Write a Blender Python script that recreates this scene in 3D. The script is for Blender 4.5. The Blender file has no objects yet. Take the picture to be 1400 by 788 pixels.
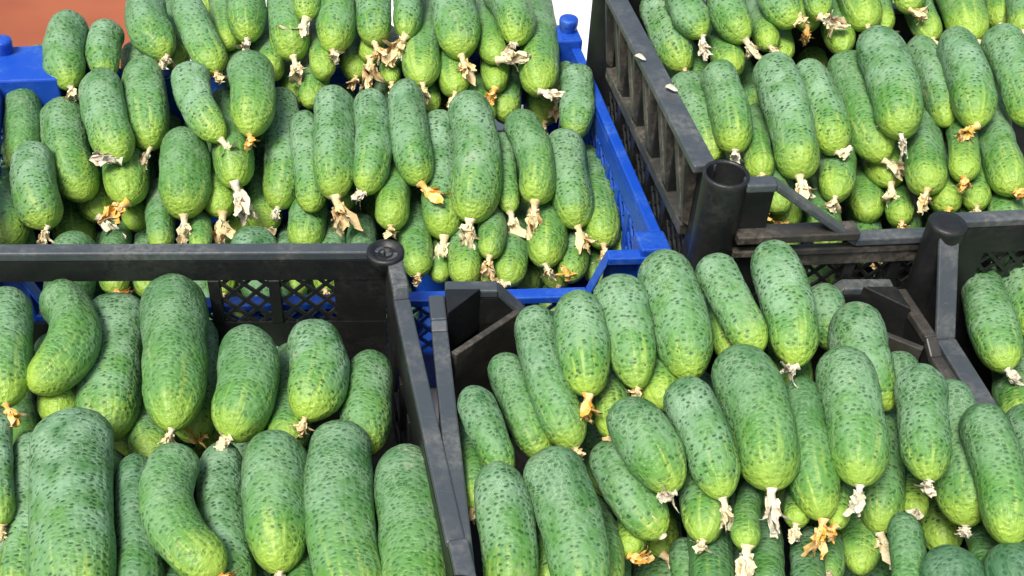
import bpy, math, random
import numpy as np
from mathutils import Vector, Matrix, noise

S = bpy.context.scene
COL = S.collection

# ------------------------------------------------------------------ camera
cam_data = bpy.data.cameras.new('camera')
cam = bpy.data.objects.new('camera', cam_data)
COL.objects.link(cam)
pitch, roll = math.radians(42), math.radians(4)
R0 = Vector((1, 0, 0)); U0 = Vector((0, math.sin(pitch), math.cos(pitch)))
FW = Vector((0, math.cos(pitch), -math.sin(pitch)))
CR = R0 * math.cos(roll) + U0 * math.sin(roll)
CU = U0 * math.cos(roll) - R0 * math.sin(roll)
m = Matrix((CR, CU, -FW)).transposed().to_4x4()
m.translation = Vector((0, 0, 0.86))
cam.matrix_world = m
cam_data.sensor_width = 36.0
cam_data.lens = 36.0 * 1600.0 / 1400.0
cam_data.clip_start = 0.02
cam_data.clip_end = 200
S.camera = cam

# ------------------------------------------------------------------ daylight
SUN_EL, SUN_AZ = math.radians(62), math.radians(215)     # azimuth clockwise from +Y: light comes from behind the camera, a little left
world = bpy.data.worlds.new('World'); S.world = world
world.use_nodes = True
wn = world.node_tree.nodes; wl = world.node_tree.links
bg = wn['Background']
sky = wn.new('ShaderNodeTexSky'); sky.sky_type = 'NISHITA'; sky.sun_disc = False
sky.sun_elevation = SUN_EL; sky.sun_rotation = SUN_AZ
sky.air_density = 1.0; sky.dust_density = 4.0; sky.ozone_density = 1.0
wl.new(sky.outputs[0], bg.inputs[0]); bg.inputs[1].default_value = 0.11
sd = bpy.data.lights.new('sun', 'SUN'); sd.energy = 2.9; sd.angle = math.radians(20); sd.color = (1, 0.96, 0.9)
sun = bpy.data.objects.new('sun', sd); COL.objects.link(sun)
dirv = Vector((math.sin(SUN_AZ) * math.cos(SUN_EL), math.cos(SUN_AZ) * math.cos(SUN_EL), math.sin(SUN_EL)))
sun.rotation_euler = dirv.to_track_quat('Z', 'Y').to_euler()
S.view_settings.view_transform = 'Standard'
S.view_settings.look = 'None'
S.view_settings.exposure = 0.53
S.view_settings.gamma = 1.0

# ------------------------------------------------------------------ node helpers
class NT:
    def __init__(s, name):
        s.m = bpy.data.materials.new(name); s.m.use_nodes = True
        s.t = s.m.node_tree; s.b = s.t.nodes['Principled BSDF']
    def n(s, typ, **kw):
        x = s.t.nodes.new(typ)
        for k, v in kw.items(): setattr(x, k, v)
        return x
    def set(s, sock, v):
        if isinstance(v, bpy.types.NodeSocket): s.t.links.new(v, sock)
        else: sock.default_value = v
    def math(s, op, a, b=0.0, c=None, clamp=False):
        x = s.n('ShaderNodeMath', operation=op, use_clamp=clamp)
        s.set(x.inputs[0], a); s.set(x.inputs[1], b)
        if c is not None: s.set(x.inputs[2], c)
        return x.outputs[0]
    def mix(s, f, a, b, mode='MIX'):
        x = s.n('ShaderNodeMix', data_type='RGBA', blend_type=mode)
        s.set(x.inputs[0], f); s.set(x.inputs[6], a); s.set(x.inputs[7], b)
        return x.outputs[2]
    def ramp(s, f, lo, hi, smooth=True):
        x = s.n('ShaderNodeMapRange', clamp=True)
        if smooth: x.interpolation_type = 'SMOOTHSTEP'
        s.set(x.inputs[0], f); x.inputs[1].default_value = lo; x.inputs[2].default_value = hi
        return x.outputs[0]
    def noise(s, v, scale, detail=3, rough=0.55):
        x = s.n('ShaderNodeTexNoise'); s.set(x.inputs['Vector'], v)
        x.inputs['Scale'].default_value = scale; x.inputs['Detail'].default_value = detail
        x.inputs['Roughness'].default_value = rough
        return x.outputs['Fac']
    def vor(s, v, scale, feature='F1'):
        x = s.n('ShaderNodeTexVoronoi', feature=feature); s.set(x.inputs['Vector'], v)
        x.inputs['Scale'].default_value = scale
        return x
    def attr(s, name, typ='GEOMETRY'):
        return s.n('ShaderNodeAttribute', attribute_name=name, attribute_type=typ)
    def bump(s, h, dist, strength=1.0, normal=None):
        x = s.n('ShaderNodeBump'); s.set(x.inputs['Height'], h)
        x.inputs['Distance'].default_value = dist; x.inputs['Strength'].default_value = strength
        if normal is not None: s.t.links.new(normal, x.inputs['Normal'])
        return x.outputs[0]

# ------------------------------------------------------------------ materials
def skin_material():
    k = NT('cucumber_skin')
    rest = k.attr('rest').outputs['Vector']
    t = k.attr('along').outputs['Fac']
    tip = k.attr('streak').outputs['Vector']
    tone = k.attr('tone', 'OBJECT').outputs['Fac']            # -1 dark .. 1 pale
    rnd = k.n('ShaderNodeObjectInfo').outputs['Random']
    big = k.noise(rest, 38, 3)
    # position along the fruit, unevenly shifted
    tt = k.math('ADD', t, k.math('MULTIPLY', k.math('SUBTRACT', big, 0.5), 0.35))
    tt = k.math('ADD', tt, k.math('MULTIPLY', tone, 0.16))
    tt = k.math('ADD', tt, k.math('MULTIPLY', k.math('SUBTRACT', rnd, 0.5), 0.12))
    dark = k.mix(rnd, (0.034, 0.125, 0.034, 1), (0.068, 0.180, 0.050, 1))
    mid = (0.090, 0.245, 0.042, 1)
    light = (0.235, 0.40, 0.060, 1)
    c = k.mix(k.ramp(tt, 0.10, 0.80), dark, mid)
    c = k.mix(k.ramp(tt, 0.74, 1.08), c, light)
    # longitudinal pale streaks running from the blossom end
    st = k.noise(tip, 4.2, 2)
    stm = k.math('MULTIPLY', k.ramp(st, 0.52, 0.68), k.ramp(tt, 0.45, 0.95))
    c = k.mix(k.math('MULTIPLY', stm, 0.55), c, (0.42, 0.56, 0.10, 1))
    # waxy grey-green bloom, strongest near the stem end, thick on some fruit and rubbed off others
    wn_ = k.n('ShaderNodeTexWhiteNoise', noise_dimensions='1D'); k.set(wn_.inputs['W'], rnd)
    amount = k.math('ADD', 0.30, k.math('MULTIPLY', wn_.outputs['Value'], 0.62))
    bl = k.math('MULTIPLY', k.ramp(k.noise(rest, 50, 2, 0.5), 0.22, 0.75), k.math('SUBTRACT', 1.0, k.ramp(tt, 0.50, 1.05)))
    c = k.mix(k.math('MULTIPLY', bl, amount), c, (0.230, 0.385, 0.235, 1))
    # bright yellow-green halo round the blossom scar
    c = k.mix(k.math('MULTIPLY', k.ramp(k.math('ADD', t, k.math('MULTIPLY', k.math('SUBTRACT', big, 0.5), 0.2)), 0.84, 1.0), 0.60), c, (0.34, 0.50, 0.06, 1))
    # net of fine pale cracks, in patches towards the stem end
    wob = k.n('ShaderNodeVectorMath', operation='ADD')
    nz = k.n('ShaderNodeTexNoise'); k.set(nz.inputs['Vector'], rest); nz.inputs['Scale'].default_value = 260
    sc = k.n('ShaderNodeVectorMath', operation='SCALE'); k.set(sc.inputs[0], nz.outputs['Color']); sc.inputs['Scale'].default_value = 0.002
    k.set(wob.inputs[0], rest); k.set(wob.inputs[1], sc.outputs[0])
    # dark spine pits, a little wider than long
    mp = k.n('ShaderNodeMapping'); k.set(mp.inputs[0], wob.outputs[0]); mp.inputs['Scale'].default_value = (0.85, 0.85, 1.4)
    v = k.vor(mp.outputs[0], 235)
    d = v.outputs['Distance']
    edge = k.vor(mp.outputs[0], 235, 'DISTANCE_TO_EDGE').outputs['Distance']
    net = k.math('SUBTRACT', 1.0, k.ramp(edge, 0.01, 0.15))
    patch = k.ramp(k.noise(rest, 45, 2), 0.36, 0.60)
    netm = k.math('MULTIPLY', net, k.math('MULTIPLY', patch, k.math('SUBTRACT', 1.0, k.ramp(t, 0.25, 0.80))))
    c = k.mix(k.math('MULTIPLY', netm, 0.34), c, (0.36, 0.50, 0.30, 1))
    cell = k.n('ShaderNodeSeparateColor'); k.set(cell.inputs[0], v.outputs['Color'])
    size = k.math('MULTIPLY', k.ramp(cell.outputs[0], 0.02, 0.70), 0.36)
    pit = k.math('SUBTRACT', 1.0, k.ramp(k.math('DIVIDE', d, k.math('ADD', size, 0.06)), 0.45, 1.15))
    pitm = k.math('MULTIPLY', pit, k.math('SUBTRACT', 1.0, k.ramp(t, 0.86, 0.98)))
    c = k.mix(k.math('MULTIPLY', pitm, k.math('ADD', 0.62, k.math('MULTIPLY', wn_.outputs['Value'], 0.33))), c, (0.011, 0.055, 0.016, 1))
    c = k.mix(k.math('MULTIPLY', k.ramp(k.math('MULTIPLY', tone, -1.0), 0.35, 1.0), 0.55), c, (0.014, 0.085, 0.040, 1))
    # tiny secondary specks
    v2 = k.vor(rest, 420); sp = k.math('SUBTRACT', 1.0, k.ramp(v2.outputs['Distance'], 0.10, 0.26))
    c = k.mix(k.math('MULTIPLY', sp, 0.22), c, (0.05, 0.13, 0.03, 1))
    k.set(k.b.inputs['Base Color'], c)
    # dull brownish scar at the stem end
    scar = k.math('SUBTRACT', 1.0, k.ramp(t, 0.004, 0.03))
    c = k.mix(k.math('MULTIPLY', scar, 0.7), c, (0.25, 0.28, 0.12, 1))
    k.set(k.b.inputs['Base Color'], c)
    # dull buff scuffs and pale scars of their own shape
    sf = k.math('MULTIPLY', k.ramp(k.noise(rest, 26, 4, 0.7), 0.60, 0.72), k.ramp(k.noise(rest, 210, 3, 0.7), 0.42, 0.60))
    c = k.mix(k.math('MULTIPLY', sf, 0.42), c, (0.36, 0.40, 0.25, 1))
    k.set(k.b.inputs['Base Color'], c)
    k.set(k.b.inputs['Roughness'], k.math('ADD', 0.44, k.math('MULTIPLY', bl, 0.18)))
    k.b.inputs['Specular IOR Level'].default_value = 0.38
    k.b.inputs['Subsurface Weight'].default_value = 0.0
    wart = k.math('SUBTRACT', 1.0, k.ramp(d, 0.0, 0.75))
    h = k.math('ADD', k.math('MULTIPLY', wart, 0.9), k.math('MULTIPLY', pit, -0.5))
    h = k.math('ADD', h, k.math('MULTIPLY', netm, 0.30))
    h = k.math('ADD', h, k.math('MULTIPLY', k.noise(rest, 330, 3), 0.35))
    b1 = k.bump(h, 0.0012, 0.9)
    b2 = k.bump(k.math('ADD', k.noise(rest, 70, 3), k.math('MULTIPLY', st, 0.5)), 0.003, 0.5, b1)
    k.set(k.b.inputs['Normal'], b2)
    return k.m

def blossom_material(name, a, b, c):
    k = NT(name)
    co = k.n('ShaderNodeTexCoord').outputs['Object']
    n1 = k.noise(co, 3.0, 3); n2 = k.noise(co, 9.0, 4)
    col = k.mix(k.ramp(n1, 0.35, 0.65), a, b)
    col = k.mix(k.math('MULTIPLY', k.ramp(n2, 0.52, 0.72), 0.6), col, c)
    k.set(k.b.inputs['Base Color'], col)
    k.b.inputs['Roughness'].default_value = 0.7
    k.b.inputs['Subsurface Weight'].default_value = 0.35
    k.b.inputs['Subsurface Scale'].default_value = 0.003
    k.set(k.b.inputs['Normal'], k.bump(k.noise(co, 14, 3), 0.0006, 0.5))
    return k.m

def plastic(name, col, dusty, rough, dust_amt=0.5, spec=0.5):
    k = NT(name)
    co = k.n('ShaderNodeNewGeometry').outputs['Position']
    n1 = k.noise(co, 22, 5, 0.65); n2 = k.noise(co, 170, 4, 0.7)
    d = k.math('MULTIPLY', k.ramp(n1, 0.38, 0.75), k.ramp(n2, 0.3, 0.7))
    mp = k.n('ShaderNodeMapping'); k.set(mp.inputs[0], co); mp.inputs['Rotation'].default_value = (0.3, 0.5, 0.9)
    mp.inputs['Scale'].default_value = (30, 420, 260)
    scr = k.ramp(k.noise(mp.outputs[0], 1.0, 2), 0.66, 0.74)
    c = k.mix(k.math('MULTIPLY', d, dust_amt), col, dusty)
    c = k.mix(k.math('MULTIPLY', scr, 0.3 * dust_amt), c, dusty)
    k.set(k.b.inputs['Base Color'], c)
    k.set(k.b.inputs['Roughness'], k.math('ADD', rough, k.math('MULTIPLY', d, 0.3)))
    k.b.inputs['Specular IOR Level'].default_value = spec
    k.set(k.b.inputs['Normal'], k.bump(k.noise(co, 260, 3), 0.0006, 0.5))
    return k.m

M_SKIN = skin_material()
M_BL = {
    'c': blossom_material('cream_blossom', (0.82, 0.64, 0.38, 1), (0.86, 0.76, 0.52, 1), (0.62, 0.38, 0.14, 1)),
    'o': blossom_material('orange_blossom', (0.85, 0.42, 0.05, 1), (0.85, 0.62, 0.30, 1), (0.55, 0.26, 0.06, 1)),
    'w': blossom_material('white_blossom', (0.72, 0.60, 0.42, 1), (0.80, 0.74, 0.60, 1), (0.50, 0.31, 0.14, 1)),
    't': blossom_material('tan_blossom', (0.80, 0.56, 0.26, 1), (0.85, 0.70, 0.42, 1), (0.56, 0.32, 0.10, 1)),
}
M_BLACK = plastic('black_plastic', (0.011, 0.012, 0.012, 1), (0.06, 0.056, 0.045, 1), 0.40, 0.35, 0.45)
M_DUSTY = plastic('dusty_black_plastic', (0.034, 0.032, 0.027, 1), (0.22, 0.185, 0.14, 1), 0.45, 0.8, 0.5)
M_RIM = plastic('worn_black_plastic_painted_sheen', (0.046, 0.056, 0.062, 1), (0.17, 0.17, 0.15, 1), 0.42, 0.8, 0.8)  # grey-blue base paints sky reflection onto black rims; dust and scratches are wear
M_BLUE = plastic('blue_plastic', (0.006, 0.062, 0.42, 1), (0.07, 0.18, 0.46, 1), 0.38, 0.7, 0.5)

# ------------------------------------------------------------------ mesh helpers
class Geo:
    def __init__(s): s.v = []; s.f = []
    def add(s, vs, fs):
        o = len(s.v); s.v += [tuple(x) for x in vs]; s.f += [tuple(i + o for i in f) for f in fs]
    def hexa(s, p):      # 8 points: bottom loop 0-3, top loop 4-7
        s.add(p, [(0, 3, 2, 1), (4, 5, 6, 7), (0, 1, 5, 4), (1, 2, 6, 5), (2, 3, 7, 6), (3, 0, 4, 7)])
    def build(s, name, mat, parent=None, smooth=False, bevel=0.0, loc=None):
        me = bpy.data.meshes.new(name); me.from_pydata(s.v, [], s.f); me.update()
        me.materials.append(mat)
        o = bpy.data.objects.new(name, me); COL.objects.link(o)
        if parent is not None: o.parent = parent
        if smooth:
            me.polygons.foreach_set('use_smooth', [True] * len(me.polygons))
        if bevel:
            b = o.modifiers.new('bevel', 'BEVEL'); b.width = bevel; b.segments = 2; b.limit_method = 'ANGLE'
        return o

def tag(o, label=None, cat=None, group=None, kind=None):
    if label: o['label'] = label
    if cat: o['category'] = cat
    if group: o['group'] = group
    if kind: o['kind'] = kind
    return o

def empty(name, loc):
    o = bpy.data.objects.new(name, None); COL.objects.link(o); o.location = [float(x_) for x_ in loc]; o.empty_display_size = 0.02
    return o

# ------------------------------------------------------------------ setting
def sheet(name, x0, x1, y0, y1, z, nx, ny, fn, mat, thick=0.0):
    g = Geo()
    xs = np.linspace(x0, x1, nx); ys = np.linspace(y0, y1, ny)
    g.v = [(x, y, z + fn(x, y)) for y in ys for x in xs]
    g.f = [(j * nx + i, j * nx + i + 1, (j + 1) * nx + i + 1, (j + 1) * nx + i) for j in range(ny - 1) for i in range(nx - 1)]
    o = g.build(name, mat, smooth=True)
    if thick:
        s = o.modifiers.new('thickness', 'SOLIDIFY'); s.thickness = thick
    return o

k = NT('pale_paving')
co = k.n('ShaderNodeNewGeometry').outputs['Position']
k.set(k.b.inputs['Base Color'], k.mix(k.noise(co, 9, 5), (0.74, 0.72, 0.66, 1), (0.82, 0.80, 0.75, 1)))
k.b.inputs['Roughness'].default_value = 0.9
k.set(k.b.inputs['Normal'], k.bump(k.noise(co, 60, 4), 0.002, 0.6))
ground = sheet('ground', -30, 30, -30, 30, 0.0, 2, 2, lambda x, y: 0, k.m)
tag(ground, kind='structure')

k = NT('terracotta_cloth')
co = k.n('ShaderNodeNewGeometry').outputs['Position']
k.set(k.b.inputs['Base Color'], k.mix(k.ramp(k.noise(co, 5, 3), 0.3, 0.7), (0.24, 0.058, 0.024, 1), (0.33, 0.092, 0.036, 1)))
k.b.inputs['Roughness'].default_value = 0.75
def fold(x, y):
    return 0.05 + 0.022 * math.sin(9 * x + 3 * y) + 0.03 * noise.noise(Vector((x * 3, y * 3, 1.7))) 
cloth = sheet('cloth', -1.5, -0.50, 1.16, 2.4, 0.0, 80, 90, fold, k.m, 0.003)
tag(cloth, 'terracotta orange cloth lying behind the blue crate, top left corner', 'cloth')

# ------------------------------------------------------------------ crates
def wall(root, mat, P0, P1, z0, zr, *, zl=None, dip=(0.055, 0.12), out=0.014, tin=0.004, band=0.022,
         posts=6, lattice=True, rimw=0.0135, rimh=0.008, zigzag=False, rim_mat=None, lat_z=None, open_bays=(), rs=0.0, top_mat=None):
    """One side of a crate from corner P0 to P1, seen from outside it runs left to right."""
    a = Vector((P0[0], P0[1], 0)); b = Vector((P1[0], P1[1], 0))
    L = (b - a).length; ex = (b - a) / L; en = Vector((ex.y, -ex.x, 0))
    rim_mat = rim_mat or mat
    def P(s, z, n): return a + ex * s + en * n + Vector((0, 0, z))
    def box(g, s0, s1, za, zb, n0, n1):
        g.hexa([P(s0, za, n1), P(s1, za, n1), P(s1, za, n0), P(s0, za, n0), P(s0, zb, n1), P(s1, zb, n1), P(s1, zb, n0), P(s0, zb, n0)])
    def bar(g, s0, za, s1, zb, w, n0, n1):
        dx, dz = s1 - s0, zb - za; l = math.hypot(dx, dz); px, pz = -dz / l * w / 2, dx / l * w / 2
        q = [(s0 + px, za + pz), (s1 + px, zb + pz), (s1 - px, zb - pz), (s0 - px, za - pz)]
        g.hexa([P(q[3][0], q[3][1], n1), P(q[2][0], q[2][1], n1), P(q[2][0], q[2][1], n0), P(q[3][0], q[3][1], n0),
                P(q[0][0], q[0][1], n1), P(q[1][0], q[1][1], n1), P(q[1][0], q[1][1], n0), P(q[0][0], q[0][1], n0)])
    # top line as (s, z) knots
    if zl is None: knots = [(0.0, zr), (L, zr)]
    else: knots = [(0, zr), (dip[0], zr), (dip[1], zl), (L - dip[1], zl), (L - dip[0], zr), (L, zr)]
    zlow = zr if zl is None else zl
    knots[0] = (rs, knots[0][1]); knots[-1] = (L - rs, knots[-1][1])
    g = Geo()
    for (s0, h0), (s1, h1) in zip(knots, knots[1:]):       # rim flange, one continuous strip
        g.hexa([P(s0, h0 - rimh, out), P(s1, h1 - rimh, out), P(s1, h1 - rimh, out - rimw), P(s0, h0 - rimh, out - rimw),
                P(s0, h0, out), P(s1, h1, out), P(s1, h1, out - rimw), P(s0, h0, out - rimw)])
        # lip hanging from the outer edge
    g.build('rim', top_mat or M_RIM, root, bevel=0.0015)
    # band under the rim
    g = Geo()
    for (s0, h0), (s1, h1) in zip(knots, knots[1:]):
        zz0 = (h0 - rimh - band); zz1 = (h1 - rimh - band)
        g.hexa([P(s0, zz0, tin), P(s1, zz1, tin), P(s1, zz1, 0), P(s0, zz0, 0), P(s0, h0 - rimh - .0002, tin), P(s1, h1 - rimh - .0002, tin), P(s1, h1 - rimh - .0002, 0), P(s0, h0 - rimh - .0002, 0)])
    g.build('top_band', mat, root)
    ztop = zlow - rimh - band
    lz0, lz1 = (lat_z if lat_z else (z0 + 0.05, ztop))
    # solid base band, end panels
    g = Geo(); box(g, 0, L, z0, lz0, 0, tin); g.build('base_band', mat, root)
    e = 0.045
    for s0, s1 in ((0, e), (L - e, L)):
        g = Geo(); box(g, s0, s1, lz0 + .0002, zr - rimh - band - .0002, 0.0005, tin - .0005); g.build('corner_panel', mat, root)
    n = posts; step = (L - 2 * e) / n
    for i in range(1, n):
        if i in open_bays and i - 1 in open_bays and i != 6: continue
        g = Geo(); s = e + i * step
        box(g, s - 0.005, s + 0.005, lz0 + .0002, ztop - .0002, -0.001, tin + 0.004); g.build('upright', mat, root, bevel=0.0008)
    if ztop < lz1 - 0.001 or lz1 < ztop - 0.004:
        g = Geo(); box(g, e, L - e, lz1, lz1 + 0.012, -0.0012, tin + 0.006); g.build('mid_rail', rim_mat, root, bevel=0.001)
    if lattice:
        g = Geo()
        for i in range(n):
            if i in open_bays: continue
            s0 = e + i * step; s1 = s0 + step; h = lz1 - lz0; p = 0.019
            cnt = int(step / p) + 1
            k0 = -int(h / p) - 1
            for q in range(k0, cnt + 1):
                for sgn in (1, -1):
                    # 45 degree bar clipped to the bay
                    xa = s0 + q * p if sgn > 0 else s0 + q * p + h
                    za, zb = lz0, lz1; xb = xa + sgn * h
                    pts = []
                    def clip(xa, za, xb, zb):
                        t0, t1 = 0.0, 1.0; dx = xb - xa
                        for lim, sg in ((s0, 1), (s1, -1)):
                            da = (xa - lim) * sg; db = (xb - lim) * sg
                            if da < 0 and db < 0: return None
                            if da < 0: t0 = max(t0, da / (da - db))
                            if db < 0: t1 = min(t1, da / (da - db))
                        if t1 - t0 < 0.05: return None
                        return xa + dx * t0, za + (zb - za) * t0, xa + dx * t1, za + (zb - za) * t1
                    r = clip(xa, za, xb, zb)
                    if r: bar(g, r[0], r[1], r[2], r[3], 0.0032, 0.0006 if sgn > 0 else 0.0014, 0.0028 if sgn > 0 else 0.0036)
        o = g.build('lattice', mat, root); o['kind'] = 'stuff'
    if zigzag:
        # triangular webs between the rim and the mid rail, standing proud of the wall
        zt, zb = zr - rimh - .0005, lz1 + 0.0125
        m_ = 5; w = (L - 2 * e) / m_
        for i in range(m_ + 1):
            s = e + i * w
            g = Geo()       # triangular gusset, deep at the rim and running out at the rail
            g.v = [tuple(P(s + q, z_, n_)) for q in (-.003, .003) for z_, n_ in ((zt, tin + .0002), (zt, out - .001), (zb + .006, tin + 0.0062), (zb + .0005, tin + .0002))]
            g.f = [(0, 1, 2, 3), (7, 6, 5, 4), (0, 4, 5, 1), (1, 5, 6, 2), (2, 6, 7, 3), (3, 7, 4, 0)]
            g.build('rib', rim_mat, root)
            if i < m_:
                g = Geo(); bar(g, s + .003, zt - .004, s + w - .003, zb + .006, 0.009, tin + .0003, tin + .007); g.build('brace', rim_mat, root, bevel=0.0008)
    return P, L

def socket(root, mat, xy, z0, z1, r=0.017, kind='open', name='corner_post'):
    g = Geo(); n = 28
    x, y = xy
    r0 = r * 0.86 if kind == 'open' else r * 0.8
    rings = [(r0, z0), (r * .97, z1 - 0.006), (r * 1.0, z1 - 0.002), (r * .97, z1)]
    if kind == 'open': rings += [(r * .86, z1), (r * .83, z1 - 0.002), (r * .7, z1 - 0.05)]
    elif kind == 'ring': rings += [(r * .75, z1 + .0005), (r * .62, z1 - .003), (r * .45, z1 - .0035), (r * .33, z1 - .0015), (r * .3, z1 - .02)]
    else: rings += [(r * .9, z1 + .0012), (r * .5, z1 + .0016)]
    for rr, zz in rings:
        g.v += [(x + rr * math.cos(2 * math.pi * i / n), y + rr * math.sin(2 * math.pi * i / n), zz) for i in range(n)]
    for j in range(len(rings) - 1):
        g.f += [(j * n + i, j * n + (i + 1) % n, (j + 1) * n + (i + 1) % n, (j + 1) * n + i) for i in range(n)]
    g.f.append(tuple(range((len(rings) - 1) * n, len(rings) * n)))
    return g.build(name, mat, root, smooth=True)

def prism(root, name, mat, pts, z0, z1, bevel=0.001):
    """Upright prism over a plan polygon; z1 may be one height per corner."""
    n = len(pts); zs = z1 if isinstance(z1, (list, tuple)) else [z1] * n
    g = Geo()
    g.v = [(p[0], p[1], z0) for p in pts] + [(p[0], p[1], z) for p, z in zip(pts, zs)]
    g.f = [tuple(range(n - 1, -1, -1)), tuple(range(n, 2 * n))] + [(i, (i + 1) % n, n + (i + 1) % n, n + i) for i in range(n)]
    return g.build(name, mat, root, bevel=bevel)

def lerp(p, q, t): return (p[0] + (q[0] - p[0]) * t, p[1] + (q[1] - p[1]) * t)
def off(p, q, d):     # point at distance d from p towards q
    L = math.dist(p, q); return lerp(p, q, d / L)

def floor_panel(root, mat, q, z):
    prism(root, 'floor_panel', mat, q, z, z + 0.004, 0)

def crate(name, label, loc, q, mat):
    t = empty(name, (0, 0, 0)); tag(t, label, 'crate')

    return t
def recentre(t):
    """Move the crate's origin to the middle of its base, parts staying where they are."""
    c = Vector((0, 0, 0)); n = 0
    for ch in t.children:
        for p in ch.bound_box: c += Vector(p); n += 1
    c /= n; c.z = 0
    t.location = c
    for ch in t.children: ch.location = -c

# black crate, lower left
bl, br, fr, fl = (-0.668, 0.703), (-0.112, 0.767), (-0.020, 0.430), (-0.575, 0.366)
t = crate('plastic_crate', 'long black plastic crate of large dark cucumbers, lower left corner of the picture', None, None, M_BLACK)
wall(t, M_BLACK, br, bl, 0.004, 0.20, posts=9, lat_z=(0.118, 0.170), open_bays=(2, 3, 4, 5, 6, 7, 8), band=0.022, rimh=0.009)
wall(t, M_BLACK, fr, br, 0.004, 0.20, zl=0.190, dip=(0.045, 0.05), posts=6, lat_z=(0.03, 0.06), lattice=False, band=0.05)
wall(t, M_BLACK, fl, fr, 0.004, 0.20, zl=0.17, posts=8)
wall(t, M_BLACK, bl, fl, 0.004, 0.20, posts=6)
for c_ in (bl, fr, fl): socket(t, M_BLACK, c_, 0.004, 0.202, 0.016, 'ring')
socket(t, M_BLACK, (br[0] + .001, br[1] - .001), 0.190, 0.203, 0.0165, 'ring', 'stacking_socket')
floor_panel(t, M_BLACK, [fl, fr, br, bl], 0.004)
recentre(t)

# black crate, bottom centre
bl, br, fr, fl = (-0.056, 0.728), (0.333, 0.772), (0.470, 0.232), (0.036, 0.180)
t = crate('plastic_crate', 'black plastic crate with the tallest heap of cucumbers, bottom centre to right', None, None, M_BLACK)
wall(t, M_BLACK, br, bl, 0.004, 0.195, zl=0.160, dip=(0.045, 0.075), posts=6, band=0.03)
wall(t, M_BLACK, fr, br, 0.004, 0.195, zl=0.186, dip=(0.06, 0.075), posts=9, lattice=False, band=0.06, rimw=0.011, out=0.010, top_mat=M_DUSTY)
wall(t, M_BLACK, bl, fl, 0.004, 0.192, zl=0.188, dip=(0.03, 0.04), posts=9, lattice=False, band=0.06)
for p_, q_, r_ in ((bl, br, fl), (br, bl, fr)):          # chamfered corner gussets
    a_, b_ = off(p_, q_, 0.062), off(p_, r_, 0.062)
    i_, j_ = off(a_, lerp(q_, r_, .5), 0.006), off(b_, lerp(q_, r_, .5), 0.006)
    prism(t, 'corner_gusset', M_DUSTY, [a_, b_, j_, i_], 0.02, [0.176, 0.186, 0.186, 0.176])
    prism(t, 'corner_cap', M_BLACK, [p_, off(p_, q_, .03), off(p_, r_, .03)] if p_ == br else [p_, off(p_, r_, .03), off(p_, q_, .03)], 0.150, 0.1985)
floor_panel(t, M_BLACK, [fl, fr, br, bl], 0.004)
recentre(t)

# blue crate
fr, br, bl = (0.128, 0.829), (0.043, 1.188), (-0.556, 1.066)
fl = (-0.471, 0.742)
t = crate('plastic_crate', 'bright blue plastic crate of cucumbers, upper left', None, None, M_BLUE)
wall(t, M_BLUE, fl, fr, 0.004, 0.175, zl=0.130, dip=(0.045, 0.06), posts=8, band=0.008, lat_z=(0.05, 0.114), top_mat=M_BLUE)
wall(t, M_BLUE, fr, br, 0.004, 0.180, posts=7, band=0.02, rimw=0.011, out=0.011, top_mat=M_BLUE)
wall(t, M_BLUE, br, bl, 0.004, 0.180, zl=0.150, posts=8, lattice=False, band=0.08, top_mat=M_BLUE)
wall(t, M_BLUE, bl, fl, 0.004, 0.180, posts=7, band=0.02, top_mat=M_BLUE)
def block(p, q, r, w, z0, z1, sh=0.012):
    """Corner block over corner p, reaching w along both walls."""
    ux = (Vector(q) - Vector(p)).normalized(); uy = (Vector(r) - Vector(p)).normalized()
    p = Vector(p) - ux * sh - uy * sh
    pts = [p, p + ux * w, p + ux * w + uy * w, p + uy * w]
    if ux.x * uy.y - ux.y * uy.x < 0: pts.reverse()
    prism(t, 'corner_block', M_BLUE, [tuple(v) for v in pts], z0, z1, 0.002)
block(fr, br, fl, 0.028, 0.150, 0.183)
block(br, bl, fr, 0.036, 0.130, 0.190)
block(bl, br, fl, 0.07, 0.120, 0.186)
block(fl, fr, bl, 0.036, 0.150, 0.184)
for c_, z_ in ((br, .19), (bl, .186)):
    g = Geo()
    socket(t, M_BLUE, c_, z_ - .002, z_ + 0.014, 0.011, 'cap', 'stacking_peg')
floor_panel(t, M_BLUE, [fl, fr, br, bl], 0.004)
recentre(t)

# black crate, upper right
fl = (0.166, 0.778); ux = Vector((.985, .17)); uy = Vector((-.237, .972))
fr = (fl[0] + .56 * ux.x, fl[1] + .56 * ux.y); bl = (fl[0] + .355 * uy.x, fl[1] + .355 * uy.y); br = (fr[0] + .355 * uy.x, fr[1] + .355 * uy.y)
t = crate('plastic_crate', 'tall dusty black plastic crate with open corner socket, upper right', None, None, M_BLACK)
wall(t, M_BLACK, fl, fr, 0.004, 0.298, zl=0.236, dip=(0.042, 0.125), posts=11, band=0.003, lat_z=(0.12, 0.205), rim_mat=M_DUSTY, rs=0.0165)
wall(t, M_BLACK, bl, fl, 0.004, 0.298, posts=5, band=0.012, lat_z=(0.13, 0.200), zigzag=True, rim_mat=M_DUSTY, out=0.020, rimw=0.020, rs=0.0165)
wall(t, M_BLACK, fr, br, 0.004, 0.298, zl=0.27, posts=8)
wall(t, M_BLACK, br, bl, 0.004, 0.298, zl=0.25, posts=9, lattice=False, band=0.08)
socket(t, M_BLACK, (fl[0] + .002, fl[1] + .002), 0.06, 0.300, 0.0195, 'open')
for c_ in (fr, bl, br): socket(t, M_BLACK, c_, 0.06, 0.300, 0.0195, 'open')
ln = math.dist(fl, fr)
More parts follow.
